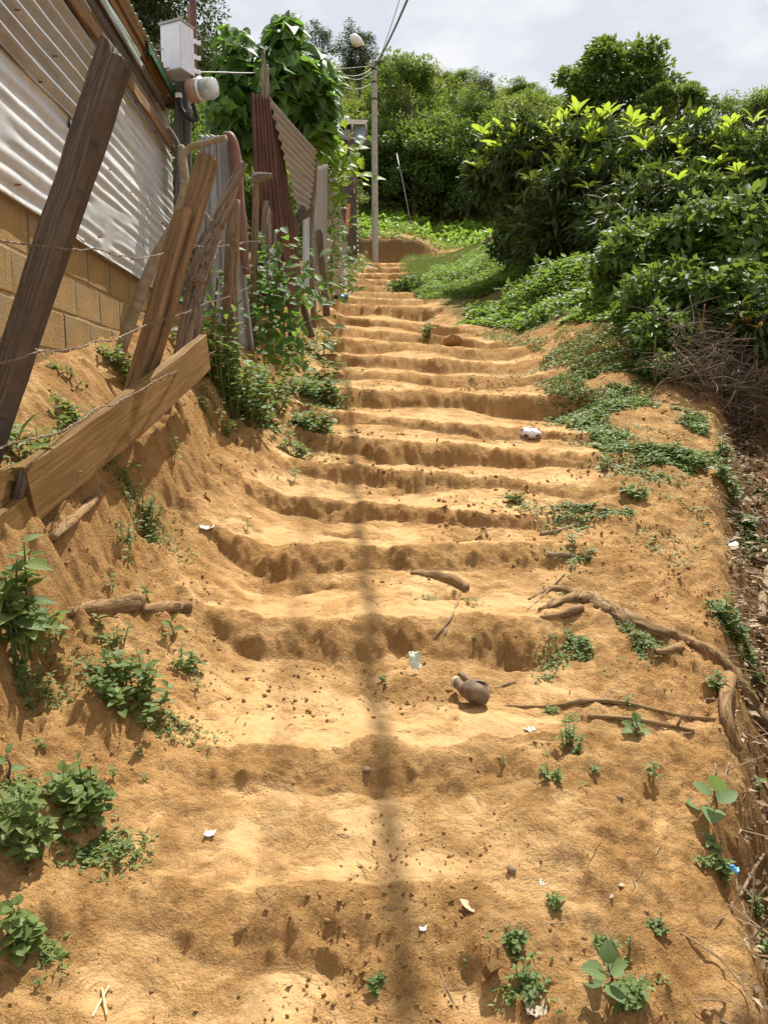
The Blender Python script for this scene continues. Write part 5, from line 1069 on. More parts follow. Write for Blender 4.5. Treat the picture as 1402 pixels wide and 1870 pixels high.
crown_at(655, 112, 58, 'dark', 80, 'dense dark tree on the skyline behind the street lamp', squash=1.05)
crown_at(697, 140, 60, 'dark', 50, 'small dark tree next to the pole top on the skyline')
crown_at(880, 165, 62, 'sparse', 60, 'thin spiky bush on the skyline above the hillside')
crown_at(1378, 225, 60, 'fine', 170, 'light green bush on the skyline above the orange leaved shrub', squash=.7)
crown_at(1375, 198, 58, 'sparse', 26, 'tiny dark bush poking over the skyline')
crown_at(872, 222, 43, 'deep', 85, 'dark glossy round bush in the middle of the hillside', squash=.9)
crown_at(745, 190, 44, 'bushy', 130, 'tall bright green tree just past the pole', squash=1.2)
crown_at(760, 330, 40.5, 'deep', 150, 'dark tree overhanging the crop field behind the guy wire', squash=1.0)
crown_at(850, 320, 40.5, 'deep', 160, 'leafy tree overhanging the crop field past the guy wire', squash=1.0)
for i, (x, y, s, k) in enumerate(((-3.4, 11.5, .42, 'bigdark'), (-4.6, 15, .6, 'bigdark'), (-3.2, 20, .55, 'deep'), (-2.6, 25, .5, 'bushy'), (-2.2, 29, .45, 'deep'), (-5.5, 21, .8, 'deep'), (-1.9, 33.5, .5, 'fine'), (-6.5, 30, .9, 'bushy'), (-2.3, 9.0, .30, 'deep'))):
    tree(x, y, k, s, 'leafy bush in the yards behind the metal fence, ' + ('just behind the meter post', 'behind the vine', 'behind the tilted corrugated sheet', 'behind the yellow green creeper', 'behind the slab posts', 'over the house roof', 'near the far shack', 'far behind the vine', 'behind the rolled rusty edge')[i], 'bushes behind the metal fence', name='bush', cat='bush')

# ---- near shrubs with rosettes of long leaves
def rosette_shrub(px, py, Y, rx, ry, nr, label, seed, young=.6, ls=None, nfill=2600, pal=None, group=None, up=.25):
    rng = np.random.default_rng(seed); c = at(px, py, Y); m = Y / FPX; ls = ls or 31 * m; r = np.array([rx * m, rx * m * .9, ry * m]); base = np.array([c[0] + .45 * r[0], c[1] + .3, hgt(c[0] + .45 * r[0], c[1] + .3)])
    t = thing('broadleaf_shrub', label, 'shrub', base, group); rl = base; YM_, OM_ = pal or (M_YOUNGO, M_OLDO); stems, cnt = [], 0
    v = nrm(rng.normal(size=(nr * 9, 3)) + np.array([0, -.55, up])); v = v[(v[:, 1] < .45)]
    keep = [v[0]]
    for q in v[1:]:
        if len(keep) >= nr: break
        if min(np.linalg.norm(q - k) for k in keep) > 1.35 / math.sqrt(nr): keep.append(q)
    for q in keep:
        tip = c + q * r * rng.uniform(.72, 1.22); lr = ls * rng.uniform(.62, 1.12); mid = base + (tip - base) * .5 + np.array([0, .15, .1]) * r
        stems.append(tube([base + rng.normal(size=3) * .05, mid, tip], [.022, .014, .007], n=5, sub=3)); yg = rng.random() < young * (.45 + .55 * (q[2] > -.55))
        a0 = rng.uniform(0, 6.3); lean = nrm(q * np.array([.6, .6, .3]) + np.array([0, 0, 1.0]))
        k = rng.integers(6, 10)
        for i in range(k):
            el = rng.uniform(.35, 1.15) if yg else rng.uniform(-.3, .6); d = nrm(rdir(a0 + i * 2.4, el) + lean * .25); n_ = nrm(np.cross(np.cross(d, [0, 0, 1.0]), d) + rng.normal(size=3) * .15)
            if cnt < 296: put_leaf(t, tip + d * .015, d, n_, lr * rng.uniform(.5, 1.1), 'oblong', YM_ if yg else OM_, rl); cnt += 1
        for i in range(5):
            d = rdir(a0 + i * 1.3, rng.uniform(-1.1, -.1))
            if cnt < 296: put_leaf(t, tip - np.array([0, 0, .05 + .06 * rng.random()]), d, nrm(np.cross(np.cross(d, [0, 0, 1.0]), d)), lr * rng.uniform(.6, 1.1), 'oblong', OM_, rl); cnt += 1
    part('stem', join(*stems), M_TRUNK, t, True, kind='stuff')
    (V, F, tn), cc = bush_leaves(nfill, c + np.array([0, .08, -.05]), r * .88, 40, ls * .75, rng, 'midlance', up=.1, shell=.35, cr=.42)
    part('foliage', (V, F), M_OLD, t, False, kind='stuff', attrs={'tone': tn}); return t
rosette_shrub(915, 305, 17, 52, 58, 20, 'shrub with bright leaf rosettes nearest the far thicket', 1, 1.05)
rosette_shrub(1000, 288, 16, 92, 60, 28, 'tall shrub with upright yellow green leaf rosettes behind the ground cover', 2, 1.15)
rosette_shrub(1105, 290, 15, 100, 62, 28, 'shrub with the brightest leaf rosettes under the round skyline tree', 3, 1.2)
rosette_shrub(1215, 308, 14, 100, 66, 28, 'broad shrub with scattered bright rosettes and brown inner twigs', 4, 1.0)
rosette_shrub(1325, 305, 13.2, 95, 60, 26, 'shrub with large pale leaf rosettes under the light green skyline bush', 5, 1.05)
rosette_shrub(1412, 345, 12, 65, 95, 22, 'shrub cut by the frame with hanging dark leaves', 6, .4)
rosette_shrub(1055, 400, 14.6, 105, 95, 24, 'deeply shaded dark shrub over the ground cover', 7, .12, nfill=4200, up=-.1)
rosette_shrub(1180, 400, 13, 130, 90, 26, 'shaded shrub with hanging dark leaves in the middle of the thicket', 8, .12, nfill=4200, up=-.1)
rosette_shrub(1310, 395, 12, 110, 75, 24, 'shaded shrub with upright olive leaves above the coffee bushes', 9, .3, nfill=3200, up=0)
rosette_shrub(985, 395, 16.5, 48, 45, 11, 'low shrub with a bright rosette spray at the edge of the field', 10, .9)
M_ORANGEO = m_leaf('orange_tinted_leaf', [(.16, .075, .025), (.25, .13, .04), (.20, .20, .05)], (.55, .30, .05), .35, tone='obj')
rosette_shrub(1395, 590, 7.7, 60, 62, 12, 'orange tinted young tree above the brush pile', 11, .45, ls=.19, nfill=900, pal=(M_ORANGEO, M_OLDO))
# ---- lower bushes between the thicket and the terrace
def leafy_bush(px, py, Y, rx, ry, n, ls, mat_o, mat, label, seed, shape='ovate', ndirect=180, ncl=40, cr=.34):
    rng = np.random.default_rng(seed); c = at(px, py, Y); m = Y / FPX; r = np.array([rx * m, rx * m * .8, ry * m]); base = np.array([c[0], c[1] + .1, hgt(c[0], c[1] + .1)])
    t = thing('bush', label, 'bush', base); cc = nrm(rng.normal(size=(ncl, 3))) * (.6 + .4 * rng.random((ncl, 1)))
    k = rng.integers(0, ncl, n); v = nrm(rng.normal(size=(n, 3))) * rng.random((n, 1)) ** .5; p = c + (cc[k] + v * cr) * r
    d = nrm(v + rng.normal(size=(n, 3)) * .6 + np.array([0, 0, -.25])); nn = nrm(rng.normal(size=(n, 3)) * .4 + np.array([0, -.35, .9])); s = ls * rng.uniform(.6, 1.25, n)
    order = np.argsort(p[:, 1] - .5 * p[:, 2]); near, rest = order[:int(ndirect * 2.2)], order[int(ndirect * 2.2):]; near_o = rng.permutation(near); near, back = near_o[:ndirect], near_o[ndirect:]; rest = np.concatenate([rest, back])
    for i in near: put_leaf(t, p[i], d[i], nn[i], s[i], shape, mat_o, base)
    V, F, tn = leaf_cloud(p[rest], d[rest], nn[rest], s[rest], 'mid', np.clip(rng.random(ncl)[k][rest] * .5 + rng.random(len(rest)) * .5, 0, 1)); part('foliage', (V, F), mat, t, False, kind='stuff', attrs={'tone': tn})
    part('stem', join(*[tube([base, (base + c) / 2 + rng.normal(size=3) * .05, c + q * r * .9], [.016, .012, .004], n=5, sub=2) for q in cc[:16]]), M_TRUNK, t, True, kind='stuff'); return t
M_SHRUBO = m_leaf('bush_leaf_single', [(0.043, 0.082, 0.017), (0.077, 0.130, 0.026), (0.132, 0.192, 0.043)], (0.322, 0.460, 0.057), .32, tone='obj', rough=.55, spec=.25)
leafy_bush(1165, 470, 9.6, 75, 65, 2250, 0.136, M_SHRUBO, M_SHRUB, 'bush with drooping glossy leaves at the edge of the dark thicket', 21)
leafy_bush(1270, 450, 9.2, 75, 75, 2550, 0.136, M_SHRUBO, M_SHRUB, 'glossy leaved bush in the middle of the lower bushes', 22)
leafy_bush(1350, 460, 8.9, 75, 85, 2700, 0.144, M_SHRUBO, M_SHRUB, 'bright leaved bush above the orange tinted young tree', 23)
leafy_bush(1215, 555, 8.6, 85, 70, 2550, 0.112, M_SHRUBO, M_SHRUB, 'leafy bush behind the brush pile', 24)
leafy_bush(1320, 540, 8.3, 80, 55, 2250, 0.112, M_SHRUBO, M_SHRUB, 'bush with large flat leaves right above the brush pile', 25, shape='round')
leafy_bush(1200, 625, 7.9, 65, 55, 1950, 0.088, M_SHRUBO, M_SHRUB, 'low bush spilling onto the terrace beside the brush pile', 26)
leafy_bush(1225, 672, 7.5, 50, 26, 1050, 0.068, M_WEEDO, M_WEED, 'low leafy weeds at the end of the ditch', 27)
leafy_bush(1060, 575, 10.4, 80, 40, 1800, 0.104, M_WEEDO, M_COVER, 'bright leafy bush between the ground cover and the terrace', 28)
leafy_bush(1130, 545, 9.9, 60, 45, 1350, 0.112, M_WEEDO, M_COVER, 'bright green bush under the shaded shrubs', 29)
leafy_bush(1000, 520, 12.5, 70, 40, 1500, 0.120, M_SHRUBO, M_SHRUB, 'dark low bush under the deeply shaded shrub', 30)
leafy_bush(1390, 500, 8.6, 50, 60, 1500, 0.112, M_WEEDO, M_COVER, 'bright green bush at the frame edge above the orange tinted young tree', 31)
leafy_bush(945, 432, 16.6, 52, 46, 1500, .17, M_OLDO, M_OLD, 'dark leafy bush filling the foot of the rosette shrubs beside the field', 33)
leafy_bush(745, 530, 17.2, 34, 22, 1350, 0.104, M_SHRUBO, M_SHRUB, 'rounded low bush where the ground cover meets the path', 32, ndirect=60)
# undergrowth filling the slope below the thicket
P = np.stack([RNG.uniform(2.6, 9, 16000), RNG.uniform(8.2, 15, 16000), np.zeros(16000)], 1); P = P[P[:, 0] > .30 * P[:, 1] + .3]; P = drop(P); P[:, 2] += RNG.random(len(P)) * .55
az = RNG.uniform(0, 6.28, len(P)); V, F, tn = leaf_cloud(P, np.stack([np.cos(az), np.sin(az), RNG.uniform(-.4, .5, len(P))], 1), np.stack([RNG.normal(size=len(P)) * .4, RNG.normal(size=len(P)) * .4 - .2, np.ones(len(P))], 1), RNG.uniform(.09, .19, len(P)), 'mid')
single('undergrowth', (V, F), M_SHRUB, 'dark leafy undergrowth filling the ground under the shrubs', 'undergrowth', kind='stuff', attrs={'tone': tn})
P = np.stack([RNG.uniform(-14, 30, 70000), RNG.uniform(39.5, 90, 70000), np.zeros(70000)], 1); P = drop(P); P[:, 2] += RNG.random(len(P)) * (1.0 + 1.1 * np.clip(fbm(P[:, 0] * .4, P[:, 1] * .4, 171, 3) + .4, 0, 1.5))
az = RNG.uniform(0, 6.28, len(P)); V, F, tn = leaf_cloud(P, np.stack([np.cos(az), np.sin(az), RNG.uniform(-.4, .5, len(P))], 1), np.stack([RNG.normal(size=len(P)) * .4, RNG.normal(size=len(P)) * .4 - .2, np.ones(len(P))], 1), RNG.uniform(.22, .46, len(P)), 'cheap')
single('hillside_undergrowth', (V, F), M_TREES['green'], 'low green growth between the trees of the far hillside', 'undergrowth', kind='stuff', attrs={'tone': tn})

# ------------------------------------------------------------------ roots, logs, sticks, litter
def lying(pts, radpx, sink=.35, lift=None, **kw):
    P, R = [], []
    for (px, py), r in zip(pts, radpx):
        g = G(px, py); rr = r * g[1] / FPX; P.append(g + np.array([0, 0, rr * (1 - 2 * sink)])); R.append(rr)
    return tube(P, R, **kw)
t = thing('tree_root', 'thick gnarled root breaking through the clay between the steps and the ditch', 'root', G(1130, 1130))
part('root', lying([(985, 1116), (1030, 1098), (1072, 1096), (1128, 1128), (1190, 1152), (1250, 1172), (1300, 1196), (1338, 1245), (1372, 1300), (1425, 1340)], [5, 10, 18, 18, 16, 13, 16, 20, 20, 22], .5, n=18, sub=9, rough=.36, seed=71), M_ROOT, t, True)
for q, r in (([(1075, 1100), (1030, 1080), (1000, 1078), (965, 1096)], [14, 9, 6, 3]), ([(1060, 1112), (1020, 1125), (985, 1128)], [10, 7, 3]), ([(1240, 1185), (1215, 1192), (1195, 1190)], [12, 8, 4]), ([(1330, 1240), (1322, 1290), (1332, 1340), (1350, 1370)], [16, 12, 10, 6])):
    part('root_branch', lying(q, r, .4, n=10, sub=6, rough=.22, seed=72), M_ROOT, t, True)
single('thin_root', lying([(920, 1290), (1000, 1291), (1070, 1282), (1130, 1284), (1190, 1297), (1245, 1309), (1305, 1314)], [2, 3, 5, 5, 4.5, 4, 3], .3, n=10, sub=8, rough=.18, seed=73), M_ROOT, 'long thin root arching over the lower slope above the long stick', 'root', smooth=True)
t = thing('long_stick', 'long dark stick lying below the thin root with a side twig', 'stick', G(1170, 1322))
part('stick', lying([(1072, 1311), (1150, 1318), (1220, 1329), (1266, 1338)], [4, 5.5, 5, 4], .05, n=9, sub=6, rough=.12, seed=74), M_ROOT, t, True)
g = G(1233, 1332); part('side_twig', tube([g, g + [.012, 0, .03], g + [.022, .01, .05]], [.006, .004, .002], n=6), M_ROOT, t, True)
t = thing('split_log', 'split brown log half buried on the slope beneath the long plank', 'log', G(190, 1120))
part('log', lying([(124, 1124), (160, 1120), (205, 1114), (245, 1107), (264, 1106)], [15, 18, 18, 17, 12], .38, n=18, sub=7, rough=.20, seed=75), M_ROOT, t, True)
part('log_end', lying([(258, 1118), (290, 1113), (325, 1113), (352, 1112)], [11, 13, 12, 11], .40, n=14, sub=7, rough=.25, seed=76), M_ROOT, t, True)
single('buried_log', lying([(95, 985), (130, 950), (165, 918), (188, 890)], [10, 11, 10, 8], .55, n=12, sub=5, rough=.2, seed=77), M_ROOT, 'mossy log end poking out under the long plank', 'log', smooth=True)
single('embedded_log', lying([(752, 1047), (790, 1052), (825, 1062), (852, 1078)], [5, 9, 11, 8], .45, n=12, sub=5, rough=.25, seed=78), M_ROOT, 'dark log end embedded in the riser of an earth step', 'log', smooth=True)
for pts, r, lab in (([(985, 978), (1020, 972), (1056, 958)], [3, 4, 3], 'forked brown stick at the end of a middle step'), ([(1002, 1018), (1025, 1017), (1046, 1020)], [5, 6, 5], 'short thick dark stick on the terrace edge'),
                    ([(962, 1116), (995, 1085), (1030, 1048)], [1.5, 2, 1.5], 'thin stick lying against the thick gnarled root'), ([(748, 1196), (795, 1162), (824, 1128), (836, 1100)], [1.2, 1.6, 2, 2], 'long bent twig leaning on the riser beside the pale wrapper'),
                    ([(796, 1190), (815, 1150), (834, 1104)], [1, 1.6, 2], 'straight twig crossing the long bent twig'), ([(874, 948), (884, 962), (890, 980)], [1.5, 2, 2], 'short curved twig in the hollow of a middle step'),
                    ([(838, 1232), (848, 1240), (860, 1249)], [4, 6.5, 4], 'stubby brown stick above the brown bottle'), ([(868, 1246), (900, 1258), (925, 1252), (942, 1247)], [1, 2, 3, 2], 'thin pale twig beside the brown bottle'),
                    ([(1390, 1136), (1392, 1100), (1404, 1045)], [8, 8.5, 9], 'smooth thick stick standing in the ditch'), ([(1210, 1540), (1200, 1552), (1196, 1562)], [1.5, 2, 1], 'bit of twig on the open lower slope'),
                    ([(800, 1770), (815, 1805), (836, 1848)], [1.6, 2, 2], 'thin brown twig near the cut wood chip'), ([(955, 1680), (985, 1688), (1030, 1686), (1045, 1678)], [1.5, 1.8, 1.8, 1.2], 'curved twig running to the little pair leaved weed'),
                    ([(1152, 1605), (1160, 1618), (1162, 1632)], [1.5, 3, 1.5], 'curled bark sliver on the lower bare slope'), ([(1330, 1808), (1334, 1826), (1338, 1842)], [1.2, 1.6, 1], 'straw coloured twig near the bottom of the ditch'),
                    ([(1195, 700), (1240, 705), (1290, 690)], [1.5, 2, 1], 'grey stick at the foot of the brush pile'), ([(1360, 700), (1380, 712), (1412, 716)], [1.5, 2.5, 2.5], 'curved stick arching over the end of the ditch'),
                    ([(1395, 1560), (1370, 1600), (1350, 1640)], [3, 4, 3], 'pale splintered stick in the litter of the ditch'), ([(1330, 1395), (1318, 1440), (1322, 1480)], [2, 3, 2], 'dry stick beside the huge leaved plant')):
    single('stick', lying(pts, r, .12, n=7, sub=5, rough=.15, seed=len(lab)), M_TWIG, lab, 'stick', smooth=True)
for a, b, lab in (((170, 1862), (200, 1805), 'longer of the two crossed pale straws'), ((196, 1866), (187, 1812), 'shorter of the two crossed pale straws')):
    single('straw', lying([a, ((a[0] + b[0]) / 2, (a[1] + b[1]) / 2), b], [2.2, 2.6, 2], -1.0 if a[0] < 190 else -2.0, n=7, sub=3), M_STRAW, lab, 'straw', smooth=True)
# ---- brush pile
bp = G(1305, 668); t = thing('brush_pile', 'tangled pile of dry brown twigs at the head of the ditch', 'brush pile', bp)
extra = []; M_BRUSH = m_wood('brown_brushwood', [(.09, .062, .042), (.155, .112, .076), (.25, .19, .135)], 20, 60, crack=.2)
for i in range(430):
    px, py = random.gauss(1315, 48), random.gauss(645, 40); Y = random.uniform(7.0, 8.0); c = at(px, py, Y); c[2] = max(min(c[2], hgt(c[0], c[1]) + random.uniform(.02, .55)), hgt(c[0], c[1]) + .02)
    d = nrm([random.gauss(0, 1), random.gauss(0, .6), random.gauss(-.1, .45)]); l = random.uniform(.10, .38); b = np.array([random.gauss(0, .04), random.gauss(0, .04), random.gauss(0, .04)]); r = random.uniform(.003, .008)
    v = tube([c - d * l, c + b, c + d * l], [r, r * .9, r * .5], n=5, sub=3)
    if i < 110: part('twig', v, M_TWIG if i % 3 == 0 else M_BRUSH, t, True)
    else: extra.append(v)
part('twigs', join(*extra), M_BRUSH, t, True, kind='stuff')
# ---- deflated ball
g = G(968, 800); rb = .5 * 40 * g[1] / FPX; ball = thing('ball', 'deflated white ball with dark patches lying on a middle step', 'ball', g)
def ball_pt(v): v = nrm(v); s = 1 - .42 * math.exp(-((v[0] - .25) ** 2 + (v[1] + .35) ** 2 + (v[2] - .85) ** 2) * 2.2); return g + np.array([v[0], v[1], v[2] * .58]) * rb * s + np.array([0, 0, rb * .48])
nu, nv = 40, 24; V = [ball_pt((math.cos(2 * math.pi * i / nu) * math.sin(math.pi * j / nv), math.sin(2 * math.pi * i / nu) * math.sin(math.pi * j / nv), math.cos(math.pi * j / nv) + 1e-6)) for j in range(nv + 1) for i in range(nu)]
F = [(j * nu + i, (j + 1) * nu + i, (j + 1) * nu + (i + 1) % nu, j * nu + (i + 1) % nu) for j in range(nv) for i in range(nu)]
part('ball_skin', (V, F), m_plain('dusty_white_leather', (.74, .69, .72), .5, var=.12, scale=40), ball, True)
ph = (1 + 5 ** .5) / 2; M_PATCH = m_plain('dark_ball_patch', (.09, .04, .045), .5, var=.4, scale=60)
for q in [(0, s1, s2 * ph) for s1 in (-1, 1) for s2 in (-1, 1)] + [(s1, s2 * ph, 0) for s1 in (-1, 1) for s2 in (-1, 1)] + [(s2 * ph, 0, s1) for s1 in (-1, 1) for s2 in (-1, 1)]:
    q = nrm(np.array(q) @ np.array(Matrix.Rotation(.5, 3, 'X')).T); a = nrm(np.cross(q, [.3, .2, .9])); b = np.cross(q, a)
    ring = [nrm(q + (a * math.cos(k * 1.2566) + b * math.sin(k * 1.2566)) * .27) for k in range(5)]; VV = [g + (ball_pt(x) - g) * 1.0 + x * .0025 for x in [q] + ring + [nrm((ring[k] + ring[(k + 1) % 5])) for k in range(5)]]
    part('dark_patch', (VV, [(0, 1 + k, 6 + k) for k in range(5)] + [(0, 6 + k, 1 + (k + 1) % 5) for k in range(5)]), M_PATCH, ball, True)
# ---- brown bottle
g0, g1 = G(832, 1264), G(872, 1304); m = g0[1] / FPX; axb = nrm(np.array([.52, -.80, 0])); axb[2] = SLOPE * .3 * axb[1] - .02; axb = nrm(axb); bl = .150; rr = np.array([.0225, .0225, .026, .038, .049, .054, .050, .034, .010]); tt = np.array([0, .16, .28, .42, .58, .74, .88, .97, 1.0])
bt = thing('bottle', 'dusty brown gourd shaped bottle with a pale rim lying on the broad step', 'bottle', g0)
rr = rr * .80; C = [g0 + axb * bl * u + np.array([0, 0, .006 + max(r,   .036 * (1 - u)) * .9]) for u, r in zip(tt, rr)]
M_BOT = m_plain('dusty_brown_leather', (.17, .112, .068), .75, var=.45, scale=22)
vb = tube(C, rr, n=26, sub=5, rough=.05, seed=4); part('bottle_body', vb, M_BOT, bt, True)
part('rim', tube([C[0] - axb * .007, C[0] - axb * .004, C[0] + axb * .004, C[0] + axb * .007], [.0195, .0215, .0215, .0195], n=22), m_plain('pale_rim', (.50, .42, .26), .7), bt, True)
part('mouth_shade', tube([C[0] - axb * .0085, C[0] - axb * .006], .015, n=18), M_BLACK, bt, True)  # black disc painted for the darkness inside the open neck
sx = C[5] + np.array([.014, -.016, .0415]); part('split', join(tube([sx + [-.022, .010, -.002], sx + [-.006, 0.004, .001], sx + [.012, -.001, -.001], sx + [.026, -.012, -.010]], [.001, .0035, .005, .001], n=6, sub=4)), M_BLACK, bt, True)  # black sliver painted for the dark inside of the slit
# ---- scraps, wrappers, leaves
def crumple(c, w, h, nrm_, up, seed, amp=.18, n=10, curl=0.0):
    nrm_ = nrm(nrm_); U_ = nrm(np.cross(up, nrm_)); W_ = np.cross(nrm_, U_); a, b = np.meshgrid(np.linspace(-.5, .5, n), np.linspace(-.5, .5, n))
    wob = 1 + .18 * fbm(a * 3, b * 3, seed, 2); z = amp * min(w, h) * (fbm(a * 5, b * 5, seed + 2, 3)) + curl * a * a * w * 2
    A = np.asarray(c) + (a * wob * w)[..., None] * U_ + (b * wob * h)[..., None] * W_ + z[..., None] * nrm_; B = A - nrm_ * .0008
    V = np.vstack([A.reshape(-1, 3), B.reshape(-1, 3)]); F = []
    for i in range(n - 1):
        for j in range(n - 1): k = i * n + j; F += [(k, k + 1, k + n + 1, k + n), (k + n * n, k + n + n * n, k + n + 1 + n * n, k + 1 + n * n)]
    for i in range(n - 1):
        for (p, q) in ((i, i + 1), (n * (n - 1) + i + 1, n * (n - 1) + i), ((i + 1) * n, i * n), (i * n + n - 1, (i + 1) * n + n - 1)): F.append((q, p, p + n * n, q + n * n))
    return V, F
M_PAPER = m_plain('white_scrap', (.72, .74, .66), .6, var=.12, scale=60); M_GREENP = m_plain('pale_green_wrapper', (.62, .66, .48), .45, var=.2, scale=50); M_BLUEP = m_plain('sky_blue_wrapper', (.12, .42, .72), .35, var=.3, scale=60)
def scrap(px, py, wpx, hpx, mat, lab, seed, name='paper_scrap', cat='litter', tilt=(0, -.15, 1), amp=.16, lift=.3, curl=.3):
    g = G(px, py); m = g[1] / FPX; return single(name, crumple(g + np.array([0, 0, .004 + lift * .5 * hpx * m * abs(tilt[1])]), wpx * m, hpx * m, tilt, (0, 1, .3) if abs(tilt[2]) > .5 else (0, 0, 1), seed, amp, curl=curl), mat, lab, cat, smooth=True)
scrap(757, 1224, 20, 34, M_GREENP, 'pale green crumpled wrapper standing up on the broad step', 1, 'wrapper', tilt=(.2, -1, .45), lift=1.0)
scrap(384, 1525, 20, 16, M_PAPER, 'tiny white crumpled scrap on the lower bare step', 2)
scrap(966, 1334, 22, 14, M_PAPER, 'white scrap on the slope below the brown bottle', 3)
scrap(379, 966, 26, 14, M_PAPER, 'folded pale scrap on the edge of the upper broad step', 4, curl=.4)
scrap(1330, 997, 26, 20, M_PAPER, 'white torn scrap on the edge of the ditch', 5)
scrap(772, 1698, 14, 12, M_PAPER, 'small white paper corner beside the curled dry leaf', 6)
scrap(600, 632, 26, 12, M_PAPER, 'white scraps of rubbish on the bank beside the upper steps', 7)
scrap(1345, 782, 14, 14, M_PAPER, 'white scrap fallen into the ditch', 8)
scrap(990, 1614, 10, 14, m_plain('pale_blue_scrap', (.45, .66, .70), .4), 'tiny pale blue scrap on the lower slope', 9)
t = thing('plastic_wrapper', 'torn clear and sky blue plastic wrapper at the edge of the ditch', 'litter', G(1328, 1592)); g = G(1328, 1592); m = g[1] / FPX
part('blue_half', crumple(g + np.array([8 * m, -.002, .012]), 24 * m, 20 * m, (.1, -.35, 1), (.6, 1, .3), 11, .2), M_BLUEP, t, True); part('clear_half', crumple(g + np.array([-9 * m, .01, .014]), 20 * m, 22 * m, (-.1, -.3, 1), (.6, 1, .3), 12, .3), M_PAPER, t, True)
scrap(626, 543, 22, 12, M_BLUEP, 'crumpled blue plastic bag on the path beside the metal fence', 13, 'plastic_bag', amp=.5); scrap(606, 544, 20, 9, M_BLACK, 'black plastic rag beside the crumpled blue bag', 14, 'plastic_rag', amp=.5)
scrap(1350, 800, 9, 9, m_plain('deep_blue_cap', (.05, .06, .30), .4), 'deep blue plastic scrap in the ditch', 15, 'plastic_scrap', amp=.2)
scrap(125, 1512, 36, 22, m_plain('grey_litter', (.30, .27, .22), .7, var=.4, scale=40), 'grey torn litter lying between the two weed clumps', 16, amp=.35)
scrap(975, 1845, 40, 50, m_plain('grey_leaf_litter', (.36, .30, .21), .8, var=.4, scale=40), 'grey torn dead leaf near the bottom of the path', 17, 'dead_leaf', 'leaf', amp=.3, curl=.8)
for (px, py, w, a, lab) in ((865, 1672, 44, .6, 'curled pale dry leaf beside the crumbled bottom step'), (1268, 1340, 46, 1.4, 'pale dry leaf hanging on the end of the long stick'), (20, 1585, 30, .2, 'brown dry leaf under the bushy weed clump'), (1140, 1622, 18, 1, 'small yellow dry leaf on the lower bare slope'),
                            (735, 1232, 12, .3, 'tiny dry leaf beside the pale green wrapper'), (1120, 1640, 14, 2, 'fleck of dry leaf beside the curled bark sliver'), (880, 975, 26, 2.6, 'pale dry leaf in the hollow of a middle step'), (905, 935, 22, .2, 'dry leaf caught on a middle step near the small dark weed')):
    g = G(px, py); m = g[1] / FPX; o = link('dry_leaf', leaf_mesh('ovate', M_DRYLEAF), None, g + np.array([0, 0, .008])); s = w * m; o.scale = (s, s, s); o.rotation_euler = (random.uniform(-.3, .3), random.uniform(-.3, .3), a); set_props(o, lab, 'leaf')
V, F, U = beam((-.016, 0, 0), (.016, 0, 0), .03, .018, (0, 0, 1), n=4, rough=.002, seed=3, bev=.05); g = G(897, 1779); V = V @ np.array(Matrix.Rotation(.6, 3, 'Z') @ Matrix.Rotation(.5, 3, 'X')).T + g + [0, 0, .012]
single('wood_chip', (V, F, U), M_YELWOOD, 'square cut pale wood chip on the bottom slope', 'wood chip')
def rock(r, seed, n=2):
    import bmesh
    bm = bmesh.new(); bmesh.ops.create_icosphere(bm, subdivisions=n, radius=1.0); V = np.array([v.co for v in bm.verts]); F = [tuple(v.index for v in f.verts) for f in bm.faces]; bm.free()
    V = V * (1 + .35 * fbm(V[:, 0] * 1.7 + V[:, 2], V[:, 1] * 1.7 - V[:, 2], seed, 3))[:, None] * np.array([1, .85, .62]) * r; return V, F
M_CLOD = m_plain('clay_clod', (.29, .155, .055), .95, var=.35, scale=40); M_STONE = m_plain('brown_stone', (.20, .13, .08), .85, var=.35, scale=30)
for i, (px, py, w, mt, lab) in enumerate(((935, 1590, 20, M_STONE, 'round dark pebble on the lower slope'), (231, 1547, 12, M_STONE, 'round pebble between the weed clump and the white scrap'), (534, 1432, 14, M_CLOD, 'flat pale stone chip on the step below the crumbled riser'), (1132, 1458, 14, M_STONE, 'pale pebble on the smooth lower slope'),
                                          (668, 1408, 18, M_STONE, 'stone in the hollow under the second step'), (672, 488, 14, M_STONE, 'dark stone on the verge near the head of the path'), (502, 775, 20, M_CLOD, 'dark clod on the bank below the leafy mass'), (830, 628, 40, M_CLOD, 'lump of clay standing proud on an upper step'), (750, 414, 20, M_STONE, 'dark tree stump in the crop field'), (900, 447, 26, M_STONE, 'broad dark stump in the crop field near the shrubs'), (712, 408, 18, M_STONE, 'dark stone by the pole in the crop field'),
                                          (820, 1262, 14, M_CLOD, 'clod of clay under the neck of the brown bottle'), (1180, 1665, 12, M_CLOD, 'small clod beside the flat bright weed'), (1290, 1852, 24, M_CLOD, 'flaky clod at the bottom edge'), (200, 1840, 14, M_CLOD, 'pale clod at the bottom edge beside the straws'))):
    g = G(px, py); r = w * .5 * g[1] / FPX; V, F = rock(r, i + 3); single('stone' if mt is M_STONE else 'clod', (V + g + [0, 0, r * .3], F), mt, lab, 'stone' if mt is M_STONE else 'clod', smooth=True)
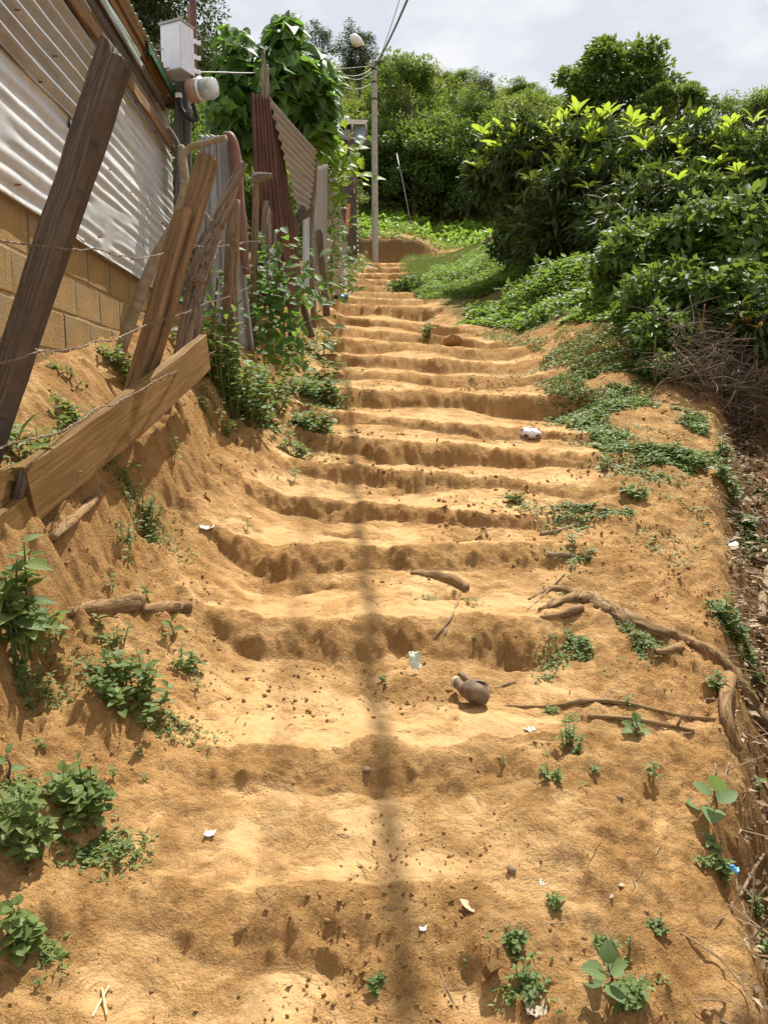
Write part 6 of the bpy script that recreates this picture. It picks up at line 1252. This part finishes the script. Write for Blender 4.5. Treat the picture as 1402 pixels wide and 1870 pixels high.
# loose crumbs of clay, and litter in the ditch: uncountable
OV, OF = np.array([(1, 0, 0), (-1, 0, 0), (0, 1, 0), (0, -1, 0), (0, 0, 1), (0, 0, -1)], float), np.array([(0, 2, 4), (2, 1, 4), (1, 3, 4), (3, 0, 4), (2, 0, 5), (1, 2, 5), (3, 1, 5), (0, 3, 5)])
n = 40000; y = 1.1 * (9.0 / 1.1) ** RNG.random(n); x = np.where(RNG.random(n) < .75, RNG.uniform(-.55, .62, n) * y, RNG.normal(0, .35, n) * y); k = fbm(x * 2.2, y * 2.2, 83, 4) + RNG.normal(size=n) * .25 > .22; x, y = x[k], y[k]; z = height(x, y); s = .0014 + .0090 * RNG.random(len(x)) ** 8; s *= np.clip(y / 2.2, .9, 2.2)
Rm = nrm(RNG.normal(size=(len(x), 3, 3))); V = (OV[None] @ Rm * s[:, None, None] * RNG.uniform(.6, 1.2, (len(x), 6, 1)) + np.stack([x, y, z + s * .3], 1)[:, None]).reshape(-1, 3); F = (OF[None] + (np.arange(len(x)) * 6)[:, None, None]).reshape(-1, 3)
single('soil_crumbs', (V, F), M_CLOD, 'loose crumbs of clay strewn over the steps and slopes', 'soil', kind='stuff')
n = 5200; y = RNG.uniform(1.3, 8.6, n); x = ditch_x(y) + .10 + np.abs(RNG.normal(0, .42, n)); P = drop(np.stack([x, y, 0 * x], 1)); P[:, 2] += RNG.random(n) * .03; az = RNG.uniform(0, 6.28, n)
V, F, tn = leaf_cloud(P, np.stack([np.cos(az), np.sin(az), RNG.normal(size=n) * .3], 1), np.stack([RNG.normal(size=n) * .5, RNG.normal(size=n) * .5, np.ones(n)], 1), RNG.uniform(.02, .055, n) * np.clip(y / 3, .8, 1.6), 'mid', RNG.random(n) ** 1.6)
single('leaf_litter', (V, F), M_DRY, 'dead leaves lying in the ditch', 'litter', kind='stuff', attrs={'tone': tn})
tw = []
for i in range(420):
    y = random.uniform(1.3, 8.2); x = float(ditch_x(y)) + abs(random.gauss(.25, .35)); c = np.array([x, y, hgt(x, y) + .008]); d = nrm([random.gauss(0, 1), random.gauss(0, 1), random.gauss(0, .35)]); l = random.uniform(.03, .14); r = random.uniform(.0012, .0035)
    tw.append(tube([c - d * l, c + [random.gauss(0, .012), random.gauss(0, .012), .008], c + d * l], [r, r, r * .6], n=4, sub=2))
for i in range(120):
    y = random.uniform(1.3, 7); x = random.uniform(-.5, .5) * y; c = np.array([x, y, hgt(x, y) + .003]); d = nrm([random.gauss(0, 1), random.gauss(0, 1), 0]); l = random.uniform(.01, .035); tw.append(tube([c - d * l, c + [0, 0, .003], c + d * l], [.0012, .0012, .0008], n=4))
single('twig_litter', join(*tw), M_TWIG, 'thin dry twigs and rootlets littering the ditch and slope', 'litter', kind='stuff')
